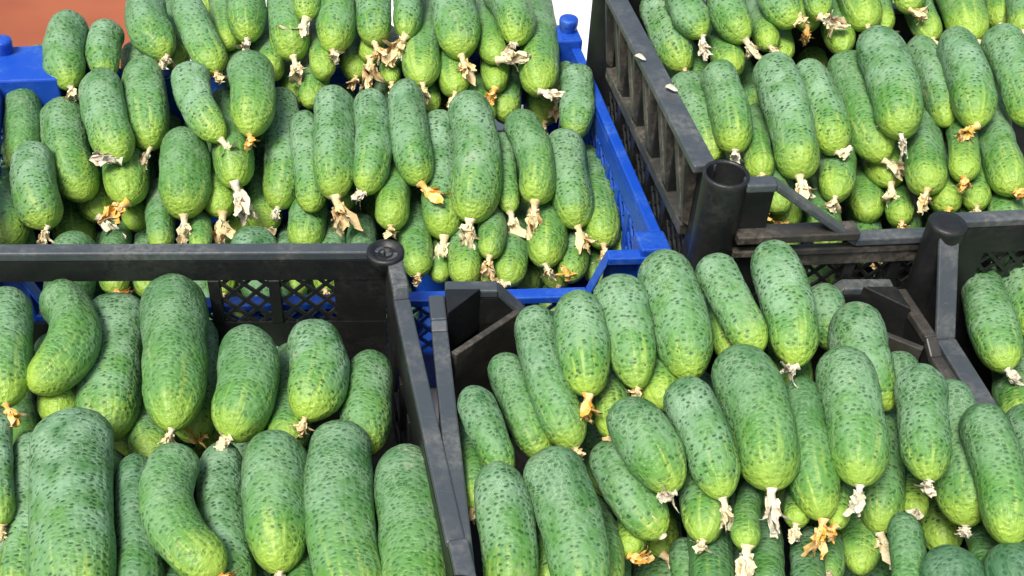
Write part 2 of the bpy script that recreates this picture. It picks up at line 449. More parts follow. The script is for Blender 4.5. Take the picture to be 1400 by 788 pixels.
def fp(s, n, z): return (fl[0] + ux.x * s + ux.y * n, fl[1] + ux.y * s - ux.x * n, z)
for za, zb, n0, n1 in ((0.2365, 0.2445, -.002, .016), (0.2185, 0.2255, .004, .012)):
    g = Geo()
    s0, s1 = 0.018, (0.126 if za > .23 else ln - .02)
    g.hexa([fp(s0, n1, za), fp(s1, n1, za), fp(s1, n0, za), fp(s0, n0, za), fp(s0, n1, zb), fp(s1, n1, zb), fp(s1, n0, zb), fp(s0, n0, zb)])
    g.build('cross_rail', M_DUSTY, t, bevel=0.0012)
floor_panel(t, M_BLACK, [fl, fr, br, bl], 0.10)
recentre(t)

# black crate, right edge
bl = (0.364, 0.789); fl = (0.483, 0.243); br = (0.756, 0.862); fr = (0.873, 0.333)
t = crate('plastic_crate', 'black plastic crate cut off by the right edge of the picture', None, None, M_BLACK)
wall(t, M_BLACK, br, bl, 0.004, 0.258, posts=6, lat_z=(0.175, 0.222), band=0.028)
wall(t, M_BLACK, bl, fl, 0.004, 0.258, zl=0.180, dip=(0.014, 0.06), posts=8, lattice=False, band=0.05, rimw=0.018)
wall(t, M_BLACK, fl, fr, 0.004, 0.20, posts=6)
wall(t, M_BLACK, fr, br, 0.004, 0.20, posts=8)
socket(t, M_BLACK, (bl[0] - .002, bl[1] - .004), 0.06, 0.261, 0.0165, 'cap')
floor_panel(t, M_BLACK, [fl, fr, br, bl], 0.10)
recentre(t)


# ------------------------------------------------------------------ dried blossoms
def blossom_mesh(seed):
    rng = random.Random(seed)
    g = Geo(); n = 8
    bendx, bendy = rng.uniform(-.18, .18), rng.uniform(-.18, .18)
    def cen(z): return bendx * z * z, bendy * z * z
    rings = [(-.04, .17), (.02, .15), (.09, .11), (.2, .10), (.30, .13), (.40, .15)]
    for z, r in rings:
        cx, cy = cen(z)
        g.v += [(cx + r * (1 + .3 * rng.uniform(-1, 1)) * math.cos(2 * math.pi * i / n), cy + r * (1 + .3 * rng.uniform(-1, 1)) * math.sin(2 * math.pi * i / n), z) for i in range(n)]
    for j in range(len(rings) - 1):
        g.f += [(j * n + i, j * n + (i + 1) % n, (j + 1) * n + (i + 1) % n, (j + 1) * n + i) for i in range(n)]
    for p in range(rng.choice((6, 7, 7, 8))):
        a = 2 * math.pi * p / 6.3 + rng.uniform(-.4, .4)
        length = rng.uniform(.42, .88); w0 = rng.uniform(.08, .24); curl = rng.uniform(-.7, 1.1) if rng.random() < .75 else 1.9; tw = rng.uniform(-1.4, 1.4)
        base = len(g.v); NS, NW = 7, 4
        pos = [.10 * math.cos(a), .10 * math.sin(a), rng.uniform(.16, .34)]; ang = 0.15 * rng.uniform(-1, 1)
        for s in range(NS):
            f = s / (NS - 1); w = w0 * (0.62 + 1.1 * f - 1.45 * f ** 3); ang += curl / NS
            cx, cy = cen(pos[2])
            for q in range(NW):
                u = (q / (NW - 1) - .5) * 2
                tx, ty = -math.sin(a + tw * f), math.cos(a + tw * f)
                cr = .075 * math.sin(u * 4.5 + s * 1.7 + seed)
                g.v.append((cx + pos[0] + tx * u * w + rng.uniform(-1, 1) * .022 + cr * math.cos(a), cy + pos[1] + ty * u * w + rng.uniform(-1, 1) * .022 + cr * math.sin(a), pos[2] + rng.uniform(-1, 1) * .03 - abs(u) * .03))
            st = length / (NS - 1)
            pos[0] += math.cos(a) * math.sin(ang) * st; pos[1] += math.sin(a) * math.sin(ang) * st; pos[2] += math.cos(ang) * st
        g.f += [(base + s * NW + q, base + s * NW + q + 1, base + (s + 1) * NW + q + 1, base + (s + 1) * NW + q) for s in range(NS - 1) for q in range(NW - 1)]
    me = bpy.data.meshes.new('dried_blossom'); me.from_pydata(g.v, [], g.f); me.update()
    me.polygons.foreach_set('use_smooth', [True] * len(me.polygons))
    return me
BL_MESH = {}
for bt in 'cowt':
    BL_MESH[bt] = []
    for i in range(8):
        me = blossom_mesh(i + 'cowt'.index(bt) * 20); me.materials.append(M_BL[bt]); BL_MESH[bt].append(me)

# ------------------------------------------------------------------ cucumbers
NR, NSG = 46, 32
PHI = np.linspace(0, 2 * np.pi, NSG, endpoint=False)
FACES = []
for j in range(NR - 1):
    for i in range(NSG):
        FACES.append((j * NSG + i, j * NSG + (i + 1) % NSG, (j + 1) * NSG + (i + 1) % NSG, (j + 1) * NSG + i))
FACES.append(tuple(range(NSG - 1, -1, -1)))
FACES.append(tuple(range((NR - 1) * NSG, NR * NSG)))

def fruit_mesh(P, rad, seed):
    """A gherkin swept along a bent axis; P are three points relative to its base."""
    rng = np.random.default_rng(seed)
    P = [np.array(p, float) for p in P]
    d0 = P[1] - P[0]; d0 /= np.linalg.norm(d0); d1 = P[2] - P[1]; d1 /= np.linalg.norm(d1)
    u = np.linspace(0, 1, 40)[:, None]
    core = (1 - u) ** 2 * P[0] + 2 * u * (1 - u) * P[1] + u * u * P[2]
    line = np.vstack([core[0] - d0 * rad * 0.95, core, core[-1] + d1 * rad * 1.02])
    seg = np.r_[0, np.cumsum(np.linalg.norm(np.diff(line, axis=0), axis=1))]; L = seg[-1]
    th = np.linspace(0, np.pi, NR); s = (1 - np.cos(th)) / 2
    s = 0.55 * s + 0.45 * np.linspace(0, 1, NR); s[0] = 0.002; s[-1] = 0.998
    c = np.stack([np.interp(s * L, seg, line[:, q]) for q in range(3)], 1)
    ker = 3
    c2 = c.copy()
    for _ in range(ker): c2[1:-1] = (c2[:-2] + 2 * c2[1:-1] + c2[2:]) / 4
    c = c2
    T = np.gradient(c, axis=0); T /= np.linalg.norm(T, axis=1)[:, None]
    up = np.array([0, 0, 1.0])
    X = np.cross(T, up); X /= np.linalg.norm(X, axis=1)[:, None]; Y = np.cross(X, T)
    a = rad * rng.uniform(1.0, 1.3) / L; b = rad * rng.uniform(1.3, 1.8) / L
    prof = np.ones(NR)
    q = np.clip((a - s) / a, 0, 1); prof *= (1 - q ** 2.3) ** 0.5
    q = np.clip((s - (1 - b)) / b, 0, 1); prof *= (1 - q ** 2.1) ** 0.55
    belly = rng.uniform(0.3, 0.7); tp = rng.uniform(-0.10, 0.05); prof *= 1 + tp * (s - 0.4)
    prof *= 1.02 - rng.uniform(0.02, 0.14) * (s - belly) ** 2 * 2
    if rng.random() < 0.3: prof *= 1 - rng.uniform(.06, .16) * np.clip((0.42 - s) / .42, 0, 1) ** 1.3        # some have a narrow neck
    if rng.random() < 0.3: prof *= 1 - rng.uniform(.05, .14) * np.clip((s - 0.6) / .4, 0, 1)
    prof *= 1 - rng.uniform(0, .05) * np.exp(-((s - rng.uniform(.3, .7)) / .08) ** 2)                     # a shallow waist
    prof *= 1 + 0.026 * np.sin(s * rng.uniform(5, 11) + rng.uniform(0, 6)) + 0.012 * np.sin(s * 23 + rng.uniform(0, 6))
    ph = PHI[None, :]; sg = s[:, None]
    lob = 1 + rng.uniform(.015, .05) * np.cos(3 * ph + rng.uniform(0, 6) + 0.6 * sg)
    lob = lob + 0.016 * np.cos(5 * ph + rng.uniform(0, 6) + 2 * sg) + 0.022 * np.sin(2 * ph + 7 * sg + rng.uniform(0, 6))
    lob = lob + 0.012 * np.sin(7 * ph + 13 * sg + rng.uniform(0, 6)) * np.sin(17 * sg + 4 * ph)
    lob = lob + 0.022 * np.cos(9 * ph + rng.uniform(0, 6)) * np.clip((sg - .80) / .2, 0, 1)
    rr = rad * prof[:, None] * lob
    rr = rr + rng.normal(0, 0.00012, rr.shape)
    V = c[:, None, :] + X[:, None, :] * (rr * np.cos(ph))[:, :, None] + Y[:, None, :] * (rr * np.sin(ph))[:, :, None]
    me = bpy.data.meshes.new('fruit')
    me.from_pydata(V.reshape(-1, 3).tolist(), [], FACES); me.update()
    me.polygons.foreach_set('use_smooth', [True] * len(me.polygons))
    o = rng.uniform(-5, 5, 3)
    rest = np.stack([rr * np.cos(ph) + o[0], rr * np.sin(ph) + o[1], np.broadcast_to(sg * L, rr.shape) + o[2]], 2)
    at = me.attributes.new('rest', 'FLOAT_VECTOR', 'POINT'); at.data.foreach_set('vector', rest.ravel().astype(np.float32))
    stv = np.stack([np.broadcast_to(np.cos(ph), rr.shape) + o[0], np.broadcast_to(np.sin(ph), rr.shape) + o[1], np.broadcast_to(sg * 0.5, rr.shape)], 2)
    at = me.attributes.new('streak', 'FLOAT_VECTOR', 'POINT'); at.data.foreach_set('vector', stv.ravel().astype(np.float32))
    at = me.attributes.new('along', 'FLOAT', 'POINT'); at.data.foreach_set('value', np.broadcast_to(sg, rr.shape).ravel().astype(np.float32))
    me.materials.append(M_SKIN)
    return me, c[-1], T[-1]

CRATE_GROUP = {'E': 'cucumbers heaped in the blue crate', 'D': 'cucumbers heaped in the upper right black crate', 'A': 'cucumbers in the lower left black crate', 'B': 'cucumbers heaped in the bottom centre black crate', 'C': 'cucumbers in the crate at the right edge'}
# stem end x y z, middle x y z, blossom end x y z, radius, tone, crate, blossom kind, its direction x y z, its length, label   (metres; millimetres in the table)
CUCUMBERS = [
 ([-4948,10981,1994,-4955,10669,1906,-4808,10388,1828],209,0,'E','c',(0.46,-0.72,-0.76),131,'green cucumber with cream dried blossom,second from left,back row,blue crate'),
 ([-4575,11055,1912,-4588,10829,1849,-4496,10620,1790],185,0.3,'E','-',(0.00,-0.12,-0.10),113,'slim cucumber,third from left,back row,blue crate'),
 ([-4209,11356,2089,-4157,11119,2022,-3975,10903,1962],230,0.1,'E','c',(-0.47,-0.71,-0.76),114,'green cucumber with cream dried blossom,sixth from left,back row,blue crate'),
 ([-3798,11479,2127,-3587,11075,2013,-3363,10699,1908],186,-0.3,'E','t',(0.38,-0.74,-0.79),113,'green cucumber with tan dried blossom,eighth from left,back row,blue crate'),
 ([-4407,10258,1776,-4284,9881,1671,-4084,9536,1574],225,-0.1,'E','w',(-0.88,0.20,0.25),215,'green cucumber with white dried blossom,leftmost,upper left tier,blue crate'),
 ([-4087,10648,1706,-3983,10267,1599,-3868,9913,1500],231,0,'E','c',(-0.51,-0.69,-0.74),207,'green cucumber with cream dried blossom,second from left,upper left tier,blue crate'),
 ([-4349,11235,1589,-4322,11034,1533,-4231,10846,1480],162,0,'E','-',(0.00,-0.12,-0.10),117,'slim cucumber,fourth from left,back row,blue crate'),
 ([-3505,10425,1848,-3433,10094,1755,-3162,9800,1673],189,0.2,'E','c',(0.75,-0.56,-0.59),236,'green cucumber with cream dried blossom,third from left,upper left tier,blue crate'),
 ([-2910,10535,1911,-2792,10231,1826,-2774,9935,1743],231,0.4,'E','o',(0.42,-0.73,-0.78),143,'pale cucumber with orange dried blossom,rightmost,upper left tier,blue crate'),
 ([-2644,10658,1436,-2466,10073,1272,-2451,9532,1120],201,-0.1,'E','w',(-0.38,-0.74,-0.79),114,'green cucumber with white dried blossom,ninth from left,middle row,blue crate'),
 ([-3286,10741,1311,-3013,9978,1412,-2884,9457,1402],204,0,'E','w',(0.53,-0.69,-0.73),319,'green cucumber with white dried blossom,seventh from left,middle row,blue crate'),
 ([-3193,11754,2218,-3133,11471,2138,-3072,11201,2063],205,0,'E','w',(0.07,-0.79,-0.84),142,'green cucumber with white dried blossom,twelfth from left,back row,blue crate'),
 ([-3707,12575,1775,-3434,11776,1870,-3309,11247,1858],179,-0.2,'E','-',(0.00,-0.12,-0.10),117,'slim cucumber,tenth from left,back row,blue crate'),
 ([-3133,12123,1617,-2871,11389,1728,-2785,10902,1727],164,0,'E','-',(0.00,-0.12,-0.10),116,'half-hidden slim cucumber,thirteenth from left,back row,blue crate'),
 ([-2781,11934,2152,-2710,11517,2035,-2586,11133,1928],211,-0.1,'E','c',(0.42,-0.73,-0.77),248,'green cucumber with cream dried blossom,fourteenth from left,back row,blue crate'),
 ([-2530,11828,2336,-2466,11602,2273,-2441,11381,2211],145,0.7,'E','c',(-0.38,-0.74,-0.79),279,'slim pale cucumber with cream dried blossom,fifteenth from left,back row,blue crate'),
 ([-2860,12216,1266,-2685,11446,1378,-2568,10940,1376],176,-0.2,'E','-',(0.00,-0.12,-0.10),118,'half-hidden slim cucumber,leftmost,gaps of upper rows,blue crate'),
 ([-2231,11954,2269,-2096,11543,2154,-2099,11148,2043],214,0.1,'E','c',(0.51,-0.70,-0.74),115,'green cucumber with cream dried blossom,seventeenth from left,back row,blue crate'),
 ([-2413,12000,1689,-2306,11292,1807,-2195,10841,1816],146,0.2,'E','-',(0.00,-0.12,-0.10),115,'slim cucumber,sixteenth from left,back row,blue crate'),
 ([-1981,10220,1773,-1921,9730,1636,-1840,9284,1511],212,0,'E','t',(0.44,-0.72,-0.77),300,'green cucumber with tan dried blossom,eleventh from left,middle row,blue crate'),
 ([-2301,10200,1524,-2173,9726,1391,-2080,9288,1268],166,0.1,'E','-',(0.00,-0.12,-0.10),107,'slim cucumber,tenth from left,middle row,blue crate'),
 ([-5234,10171,1584,-5135,9810,1483,-5062,9471,1388],181,-0.1,'E','-',(0.00,-0.12,-0.10),108,'slim cucumber,leftmost,middle row,blue crate'),
 ([-5334,10992,1599,-5282,10672,1510,-5124,10378,1427],158,0,'E','-',(0.00,-0.12,-0.10),114,'slim cucumber,leftmost,back row,blue crate'),
 ([-4803,10075,1457,-4714,9675,1345,-4461,9316,1245],241,0.1,'E','-',(0.00,-0.12,-0.10),108,'green cucumber,third from left,middle row,blue crate'),
 ([-4835,9273,1500,-4770,8977,1418,-4599,8706,1342],215,0.1,'E','c',(-0.42,-0.73,-0.78),199,'green cucumber with cream dried blossom,second from left,middle row,blue crate'),
 ([-5533,9854,1067,-5179,9085,1166,-4928,8558,1154],225,-0.2,'E','-',(0.00,-0.12,-0.10),103,'green cucumber,leftmost,lowest row,blue crate'),
 ([-4399,10696,1143,-4142,9873,1232,-3965,9312,1212],227,0.2,'E','o',(-0.90,-0.41,-0.42),268,'green cucumber with orange dried blossom,fourth from left,middle row,blue crate'),
 ([-3462,9716,1452,-3381,9427,1371,-3327,9150,1293],255,-0.1,'E','c',(0.16,-0.78,-0.83),279,'green cucumber with cream dried blossom,fifth from left,middle row,blue crate'),
 ([-4782,10702,808,-4601,9906,913,-4351,9376,905],216,0.2,'E','w',(0.87,-0.45,-0.47),306,'half-hidden cucumber with white dried blossom,fourth from left,lowest row,blue crate'),
 ([-4250,10466,609,-4004,9807,754,-3949,9362,770],165,0,'E','-',(0.00,-0.12,-0.10),111,'half-hidden slim cucumber,sixth from left,lowest row,blue crate'),
 ([-5054,10600,513,-4810,9767,611,-4583,9199,594],242,-0.3,'E','-',(0.00,-0.12,-0.10),111,'half-hidden cucumber,third from left,lowest row,blue crate'),
 ([-3288,10403,980,-3204,9716,1110,-3022,9272,1124],169,0.1,'E','t',(0.01,-0.79,-0.84),284,'half-hidden slim cucumber with tan dried blossom,sixth from left,middle row,blue crate'),
 ([-3788,9750,874,-3606,9146,1020,-3492,8748,1043],149,-0.4,'E','-',(0.00,-0.12,-0.10),105,'half-hidden slim cucumber,eighth from left,lowest row,blue crate'),
 ([-3130,10408,522,-2933,9780,681,-2893,9364,709],150,0.2,'E','t',(0.01,-0.79,-0.84),154,'half-hidden slim cucumber with tan dried blossom,eleventh from left,lowest row,blue crate'),
 ([-2897,10616,728,-2749,9889,856,-2619,9403,862],189,0.3,'E','c',(1.00,-0.17,-0.15),120,'half-hidden cucumber with cream dried blossom,eighth from left,middle row,blue crate'),
 ([-2355,10333,837,-2146,9596,951,-2125,9084,944],204,-0.4,'E','-',(0.00,-0.12,-0.10),108,'half-hidden dark cucumber,thirteenth from left,lowest row,blue crate'),
 ([-3407,9593,845,-3173,9054,1009,-3092,8701,1045],126,-0.3,'E','-',(0.00,-0.12,-0.10),105,'half-hidden slim cucumber,ninth from left,lowest row,blue crate'),
 ([-3132,9434,557,-2993,8849,714,-2860,8466,743],149,0,'E','t',(-0.17,-0.78,-0.83),133,'half-hidden slim cucumber with tan dried blossom,tenth from left,lowest row,blue crate'),
 ([-2358,9468,604,-2270,8864,753,-2145,8467,779],156,-0.2,'E','o',(-0.38,-0.74,-0.79),108,'half-hidden slim cucumber with orange dried blossom,twelfth from left,lowest row,blue crate'),
 ([-1970,9633,645,-1840,9010,789,-1832,8586,807],165,0,'E','t',(0.61,-0.65,-0.69),117,'half-hidden slim cucumber with tan dried blossom,fourteenth from left,lowest row,blue crate'),
 ([-1615,9485,795,-1537,8881,941,-1438,8484,965],155,-0.1,'E','-',(0.00,-0.12,-0.10),104,'half-hidden slim cucumber,fifteenth from left,lowest row,blue crate'),
 ([-4131,9227,667,-3995,8650,821,-3841,8275,851],146,0,'E','o',(0.90,-0.41,-0.42),128,'half-hidden slim cucumber with orange dried blossom,fifth from left,lowest row,blue crate'),
 ([-3849,9375,541,-3723,8790,697,-3584,8408,727],148,-0.2,'E','o',(0.98,-0.26,-0.25),117,'half-hidden slim cucumber with orange dried blossom,seventh from left,lowest row,blue crate'),
 ([-1795,12007,2299,-1742,11620,2190,-1690,11257,2088],190,0,'E','t',(0.59,-0.66,-0.70),232,'green cucumber with tan dried blossom,twentieth from left,back row,blue crate'),
 ([-1427,12072,2322,-1354,11700,2218,-1346,11345,2119],162,0.2,'E','t',(-0.55,-0.68,-0.72),293,'slim cucumber with tan dried blossom,twenty-first from left,back row,blue crate'),
 ([-1879,12348,1686,-1753,11661,1814,-1722,11223,1828],133,0.2,'E','t',(-0.05,-0.79,-0.84),308,'slim cucumber with tan dried blossom,nineteenth from left,back row,blue crate'),
 ([-2095,12480,1510,-2012,11707,1616,-1905,11207,1615],168,0,'E','t',(-0.29,-0.76,-0.81),127,'half-hidden slim cucumber with tan dried blossom,eighteenth from left,back row,blue crate'),
 ([-1673,12118,1541,-1564,11431,1666,-1482,10993,1680],140,0.1,'E','t',(0.31,-0.76,-0.81),148,'half-hidden slim cucumber with tan dried blossom,third from left,gaps of upper rows,blue crate'),
 ([-1229,12360,1812,-1221,11463,1876,-1130,10867,1844],217,-0.3,'E','t',(0.26,-0.77,-0.82),180,'green cucumber with tan dried blossom,twenty-second from left,back row,blue crate'),
 ([-916,11957,2252,-834,11591,2150,-763,11247,2053],242,0,'E','t',(0.42,-0.73,-0.77),248,'green cucumber with tan dried blossom,twenty-third from left,back row,blue crate'),
 ([-875,12204,1630,-866,11408,1723,-784,10889,1713],181,0.2,'E','t',(-0.32,-0.75,-0.80),183,'half-hidden slim cucumber with tan dried blossom,fifth from left,gaps of upper rows,blue crate'),
 ([-561,12366,1851,-495,11629,1960,-368,11162,1964],156,0.2,'E','c',(0.85,0.24,0.30),263,'slim cucumber with cream dried blossom,twenty-fifth from left,back row,blue crate'),
 ([-383,12037,2287,-158,11740,2204,-147,11440,2120],224,0.1,'E','w',(-0.92,-0.38,-0.38),117,'green cucumber with white dried blossom,second from right,back row,blue crate'),
 ([-423,12298,1587,-374,11537,1695,-339,11041,1693],166,0.1,'E','o',(-0.57,-0.67,-0.71),230,'slim cucumber with orange dried blossom,third from right,back row,blue crate'),
 ([-6,12580,1801,105,11625,1851,136,10972,1804],244,0,'E','w',(0.99,-0.02,0.01),232,'green cucumber with white dried blossom,rightmost,back row,blue crate'),
 ([333,12176,1609,454,11785,1500,385,11401,1392],169,-0.1,'E','t',(-0.08,-0.79,-0.84),188,'half-hidden slim cucumber with tan dried blossom,third from right,gaps of upper rows,blue crate'),
 ([548,10946,1836,582,10640,1750,553,10345,1668],180,-0.3,'E','c',(-0.16,-0.78,-0.83),151,'slim cucumber with cream dried blossom,second from right,gaps of upper rows,blue crate'),
 ([197,13048,1066,210,12092,1137,235,11445,1101],242,-0.3,'E','t',(-0.38,-0.74,-0.79),123,'half-hidden cucumber with tan dried blossom,ninth from left,gaps of upper rows,blue crate'),
 ([-258,12256,1314,-231,11465,1416,-215,10940,1407],184,-0.3,'E','-',(0.00,-0.12,-0.10),118,'half-hidden slim cucumber,seventh from left,gaps of upper rows,blue crate'),
 ([-1598,10226,1790,-1472,9764,1661,-1498,9328,1538],190,0,'E','w',(-1.00,-0.07,-0.05),115,'green cucumber with white dried blossom,twelfth from left,middle row,blue crate'),
 ([-1240,10364,1845,-1179,9893,1713,-1037,9468,1594],202,-0.1,'E','o',(0.84,-0.48,-0.50),246,'green cucumber with orange dried blossom,thirteenth from left,middle row,blue crate'),
 ([-881,10275,1536,-823,9678,1369,-742,9143,1219],214,0.1,'E','c',(-0.03,-0.79,-0.84),330,'green cucumber with cream dried blossom,fourteenth from left,middle row,blue crate'),
 ([-573,10288,1767,-374,9719,1608,-434,9184,1458],249,0,'E','c',(-0.05,-0.79,-0.84),262,'green cucumber with cream dried blossom,fifteenth from left,middle row,blue crate'),
 ([-213,10112,1524,-159,9730,1417,-89,9374,1318],128,0.3,'E','c',(0.29,-0.76,-0.81),221,'slim cucumber with cream dried blossom,sixteenth from left,middle row,blue crate'),
 ([-13,10079,1773,205,9704,1668,181,9335,1564],189,0.1,'E','t',(-0.10,-0.79,-0.84),298,'green cucumber with tan dried blossom,third from right,middle row,blue crate'),
 ([444,10010,1589,487,9618,1479,567,9256,1378],216,0,'E','t',(0.42,-0.73,-0.77),228,'green cucumber with tan dried blossom,second from right,middle row,blue crate'),
 ([726,10467,1091,824,9706,1197,862,9185,1187],214,0,'E','t',(0.31,-0.76,-0.81),204,'half-hidden cucumber with tan dried blossom,rightmost,middle row,blue crate'),
 ([1047,10636,848,1135,9843,952,1137,9294,939],227,-0.4,'E','-',(0.00,-0.12,-0.10),110,'half-hidden dark cucumber,rightmost,lowest row,blue crate'),
 ([-1415,10181,1215,-1254,9489,1336,-1234,9018,1339],180,0.2,'E','t',(0.19,-0.78,-0.83),105,'slim cucumber with tan dried blossom,sixteenth from left,lowest row,blue crate'),
 ([-1088,9647,931,-1019,9018,1070,-937,8601,1088],162,0,'E','t',(-0.22,-0.77,-0.82),104,'half-hidden slim cucumber with tan dried blossom,seventeenth from left,lowest row,blue crate'),
 ([-544,9628,921,-488,8985,1056,-466,8552,1070],169,0.1,'E','t',(-0.13,-0.78,-0.84),104,'half-hidden slim cucumber with tan dried blossom,nineteenth from left,lowest row,blue crate'),
 ([-318,9709,1060,-212,9126,1211,-234,8737,1237],140,0.2,'E','t',(-0.11,-0.79,-0.84),179,'slim cucumber with tan dried blossom,twenty-first from left,lowest row,blue crate'),
 ([-47,9796,863,-51,9123,993,-38,8672,1003],179,-0.1,'E','c',(-1.00,-0.09,-0.07),146,'half-hidden slim cucumber with cream dried blossom,twenty-second from left,lowest row,blue crate'),
 ([269,10048,1059,311,9322,1173,309,8827,1170],198,0.1,'E','c',(0.51,-0.70,-0.74),144,'green cucumber with cream dried blossom,twenty-fourth from left,lowest row,blue crate'),
 ([619,9780,856,645,9159,1002,574,8740,1022],157,0.1,'E','o',(-0.07,0.55,0.64),105,'half-hidden slim cucumber with orange dried blossom,third from right,lowest row,blue crate'),
 ([127,10242,410,165,9561,552,159,9101,566],180,-0.3,'E','-',(0.00,-0.12,-0.10),110,'half-hidden slim cucumber,twenty-third from left,lowest row,blue crate'),
 ([875,9991,649,830,9371,799,842,8964,824],153,-0.3,'E','-',(0.00,-0.12,-0.10),108,'half-hidden slim cucumber,second from right,lowest row,blue crate'),
 ([-813,9546,748,-814,8995,912,-719,8647,950],126,-0.2,'E','-',(0.00,-0.12,-0.10),105,'half-hidden slim cucumber,eighteenth from left,lowest row,blue crate'),
 ([-429,9584,683,-272,9020,844,-280,8642,875],142,-0.2,'E','c',(0.96,0.06,0.10),105,'half-hidden slim cucumber with cream dried blossom,twentieth from left,lowest row,blue crate'),
 ([-2450,11803,1454,-2309,11100,1572,-2298,10635,1577],155,-0.4,'E','-',(0.00,-0.12,-0.10),115,'half-hidden slim cucumber,second from left,gaps of upper rows,blue crate'),
 ([-1319,11973,1408,-1183,11237,1519,-1048,10756,1521],173,-0.2,'E','-',(0.00,-0.12,-0.10),116,'half-hidden slim cucumber,fourth from left,gaps of upper rows,blue crate'),
 ([-812,11869,1349,-553,11159,1468,-472,10684,1471],181,-0.2,'E','-',(0.00,-0.12,-0.10),116,'half-hidden slim cucumber,sixth from left,gaps of upper rows,blue crate'),
 ([-83,11364,741,5,10600,861,39,10084,860],197,-0.4,'E','-',(0.00,-0.12,-0.10),115,'half-hidden dark cucumber,eighth from left,gaps of upper rows,blue crate'),
 ([750,12123,631,767,11342,756,787,10823,759],189,-0.4,'E','-',(0.00,-0.12,-0.10),121,'half-hidden dark cucumber,rightmost,gaps of upper rows,blue crate'),
 ([-5474,9644,650,-5135,9014,792,-4846,8597,812],180,-0.4,'E','-',(0.00,-0.12,-0.10),106,'half-hidden slim cucumber,second from left,lowest row,blue crate'),
 ([1532,10949,2860,1571,10772,2821,1649,10605,2784],186,0.1,'D','w',(-0.10,-0.79,-0.84),201,'green cucumber with white dried blossom,second from left,back row,upper right crate'),
 ([1325,11230,2606,1421,10861,2525,1529,10519,2450],186,0.1,'D','t',(0.51,-0.70,-0.74),109,'green cucumber with tan dried blossom,leftmost,back row,upper right crate'),
 ([1994,11119,2868,1967,10864,2812,2077,10635,2762],194,0.1,'D','c',(0.63,-0.64,-0.68),202,'green cucumber with cream dried blossom,third from left,back row,upper right crate'),
 ([2501,12039,2420,2428,11231,2563,2435,10729,2590],148,0.2,'D','c',(0.87,-0.45,-0.47),109,'slim cucumber with cream dried blossom,fourth from left,back row,upper right crate'),
 ([2719,11992,2242,2654,11231,2399,2632,10762,2434],134,0.1,'D','-',(0.00,-0.12,-0.10),110,'half-hidden slim cucumber,sixth from left,back row,upper right crate'),
 ([2487,11333,2904,2491,11109,2855,2592,10905,2810],178,0.2,'D','t',(0.50,0.46,0.55),121,'slim cucumber with tan dried blossom,fifth from left,back row,upper right crate'),
 ([2957,11468,2960,2949,11231,2908,2936,11005,2859],156,0.3,'D','c',(1.00,-0.12,-0.10),236,'slim cucumber with cream dried blossom,eighth from left,back row,upper right crate'),
 ([2874,11814,2140,3029,11798,2136,3146,11778,2132],131,0.3,'D','t',(0.51,-0.70,-0.74),119,'half-hidden slim cucumber with tan dried blossom,third from left,gaps,upper right crate'),
 ([3307,12201,2400,3223,11367,2536,3222,10844,2559],161,0,'D','-',(0.00,-0.12,-0.10),110,'slim cucumber,second from right,gaps,upper right crate'),
 ([3535,12653,2684,3424,11668,2782,3436,11038,2778],206,0.1,'D','t',(0.13,-0.78,-0.84),144,'green cucumber with tan dried blossom,ninth from left,back row,upper right crate'),
 ([3883,12419,2490,3729,11623,2635,3692,11136,2665],135,0.1,'D','o',(0.28,-0.76,-0.81),111,'slim cucumber with orange dried blossom,tenth from left,back row,upper right crate'),
 ([3916,11583,2964,3957,11422,2928,3925,11258,2892],173,0.2,'D','t',(0.99,-0.19,-0.18),191,'slim cucumber with tan dried blossom,twelfth from left,back row,upper right crate'),
 ([4313,12432,2476,4139,11592,2610,4158,11074,2633],159,0,'D','t',(0.41,-0.73,-0.78),173,'half-hidden slim cucumber with tan dried blossom,thirteenth from left,back row,upper right crate'),
 ([4717,12728,2661,4559,11683,2746,4525,11006,2732],230,0.2,'D','w',(0.92,-0.38,-0.39),110,'green cucumber with white dried blossom,third from right,back row,upper right crate'),
 ([5500,13268,2367,5229,12332,2491,5113,11741,2503],171,0.2,'D','t',(0.41,-0.73,-0.78),181,'slim cucumber with tan dried blossom,second from right,back row,upper right crate'),
 ([5519,12537,2628,5257,11663,2751,5109,11110,2764],158,0,'D','t',(-0.32,-0.75,-0.80),175,'slim cucumber with tan dried blossom,rightmost,back row,upper right crate'),
 ([1588,10050,2382,1736,9656,2295,1789,9285,2213],171,0.1,'D','-',(0.00,-0.12,-0.10),102,'slim cucumber,leftmost,middle row,upper right crate'),
 ([1869,9896,2609,1963,9519,2526,1968,9163,2447],185,0.1,'D','w',(-0.07,-0.79,-0.84),108,'slim cucumber with white dried blossom,second from left,middle row,upper right crate'),
 ([2420,10032,2628,2558,9465,2503,2550,8948,2390],215,0,'D','c',(0.34,-0.75,-0.80),220,'green cucumber with cream dried blossom,third from left,middle row,upper right crate'),
 ([2766,10063,2609,2883,9656,2520,2909,9274,2436],186,0.2,'D','c',(1.00,-0.07,-0.05),100,'green cucumber with cream dried blossom,fourth from left,middle row,upper right crate'),
 ([3267,10549,2434,3292,10008,2315,3426,9531,2210],204,-0.2,'D','c',(0.98,-0.26,-0.25),232,'green cucumber with cream dried blossom,fifth from left,middle row,upper right crate'),
 ([3472,10432,2766,3587,9954,2661,3554,9508,2563],235,0,'D','w',(0.33,-0.75,-0.80),177,'green cucumber with white dried blossom,sixth from left,middle row,upper right crate'),
 ([4291,10598,2763,4365,10138,2661,4321,9707,2567],209,0.4,'D','o',(-0.91,-0.40,-0.41),219,'pale cucumber with orange dried blossom,third from right,middle row,upper right crate'),
 ([4049,10847,2548,4161,10389,2447,4149,9959,2353],167,-0.1,'D','-',(0.00,-0.12,-0.10),105,'slim cucumber,eighth from left,middle row,upper right crate'),
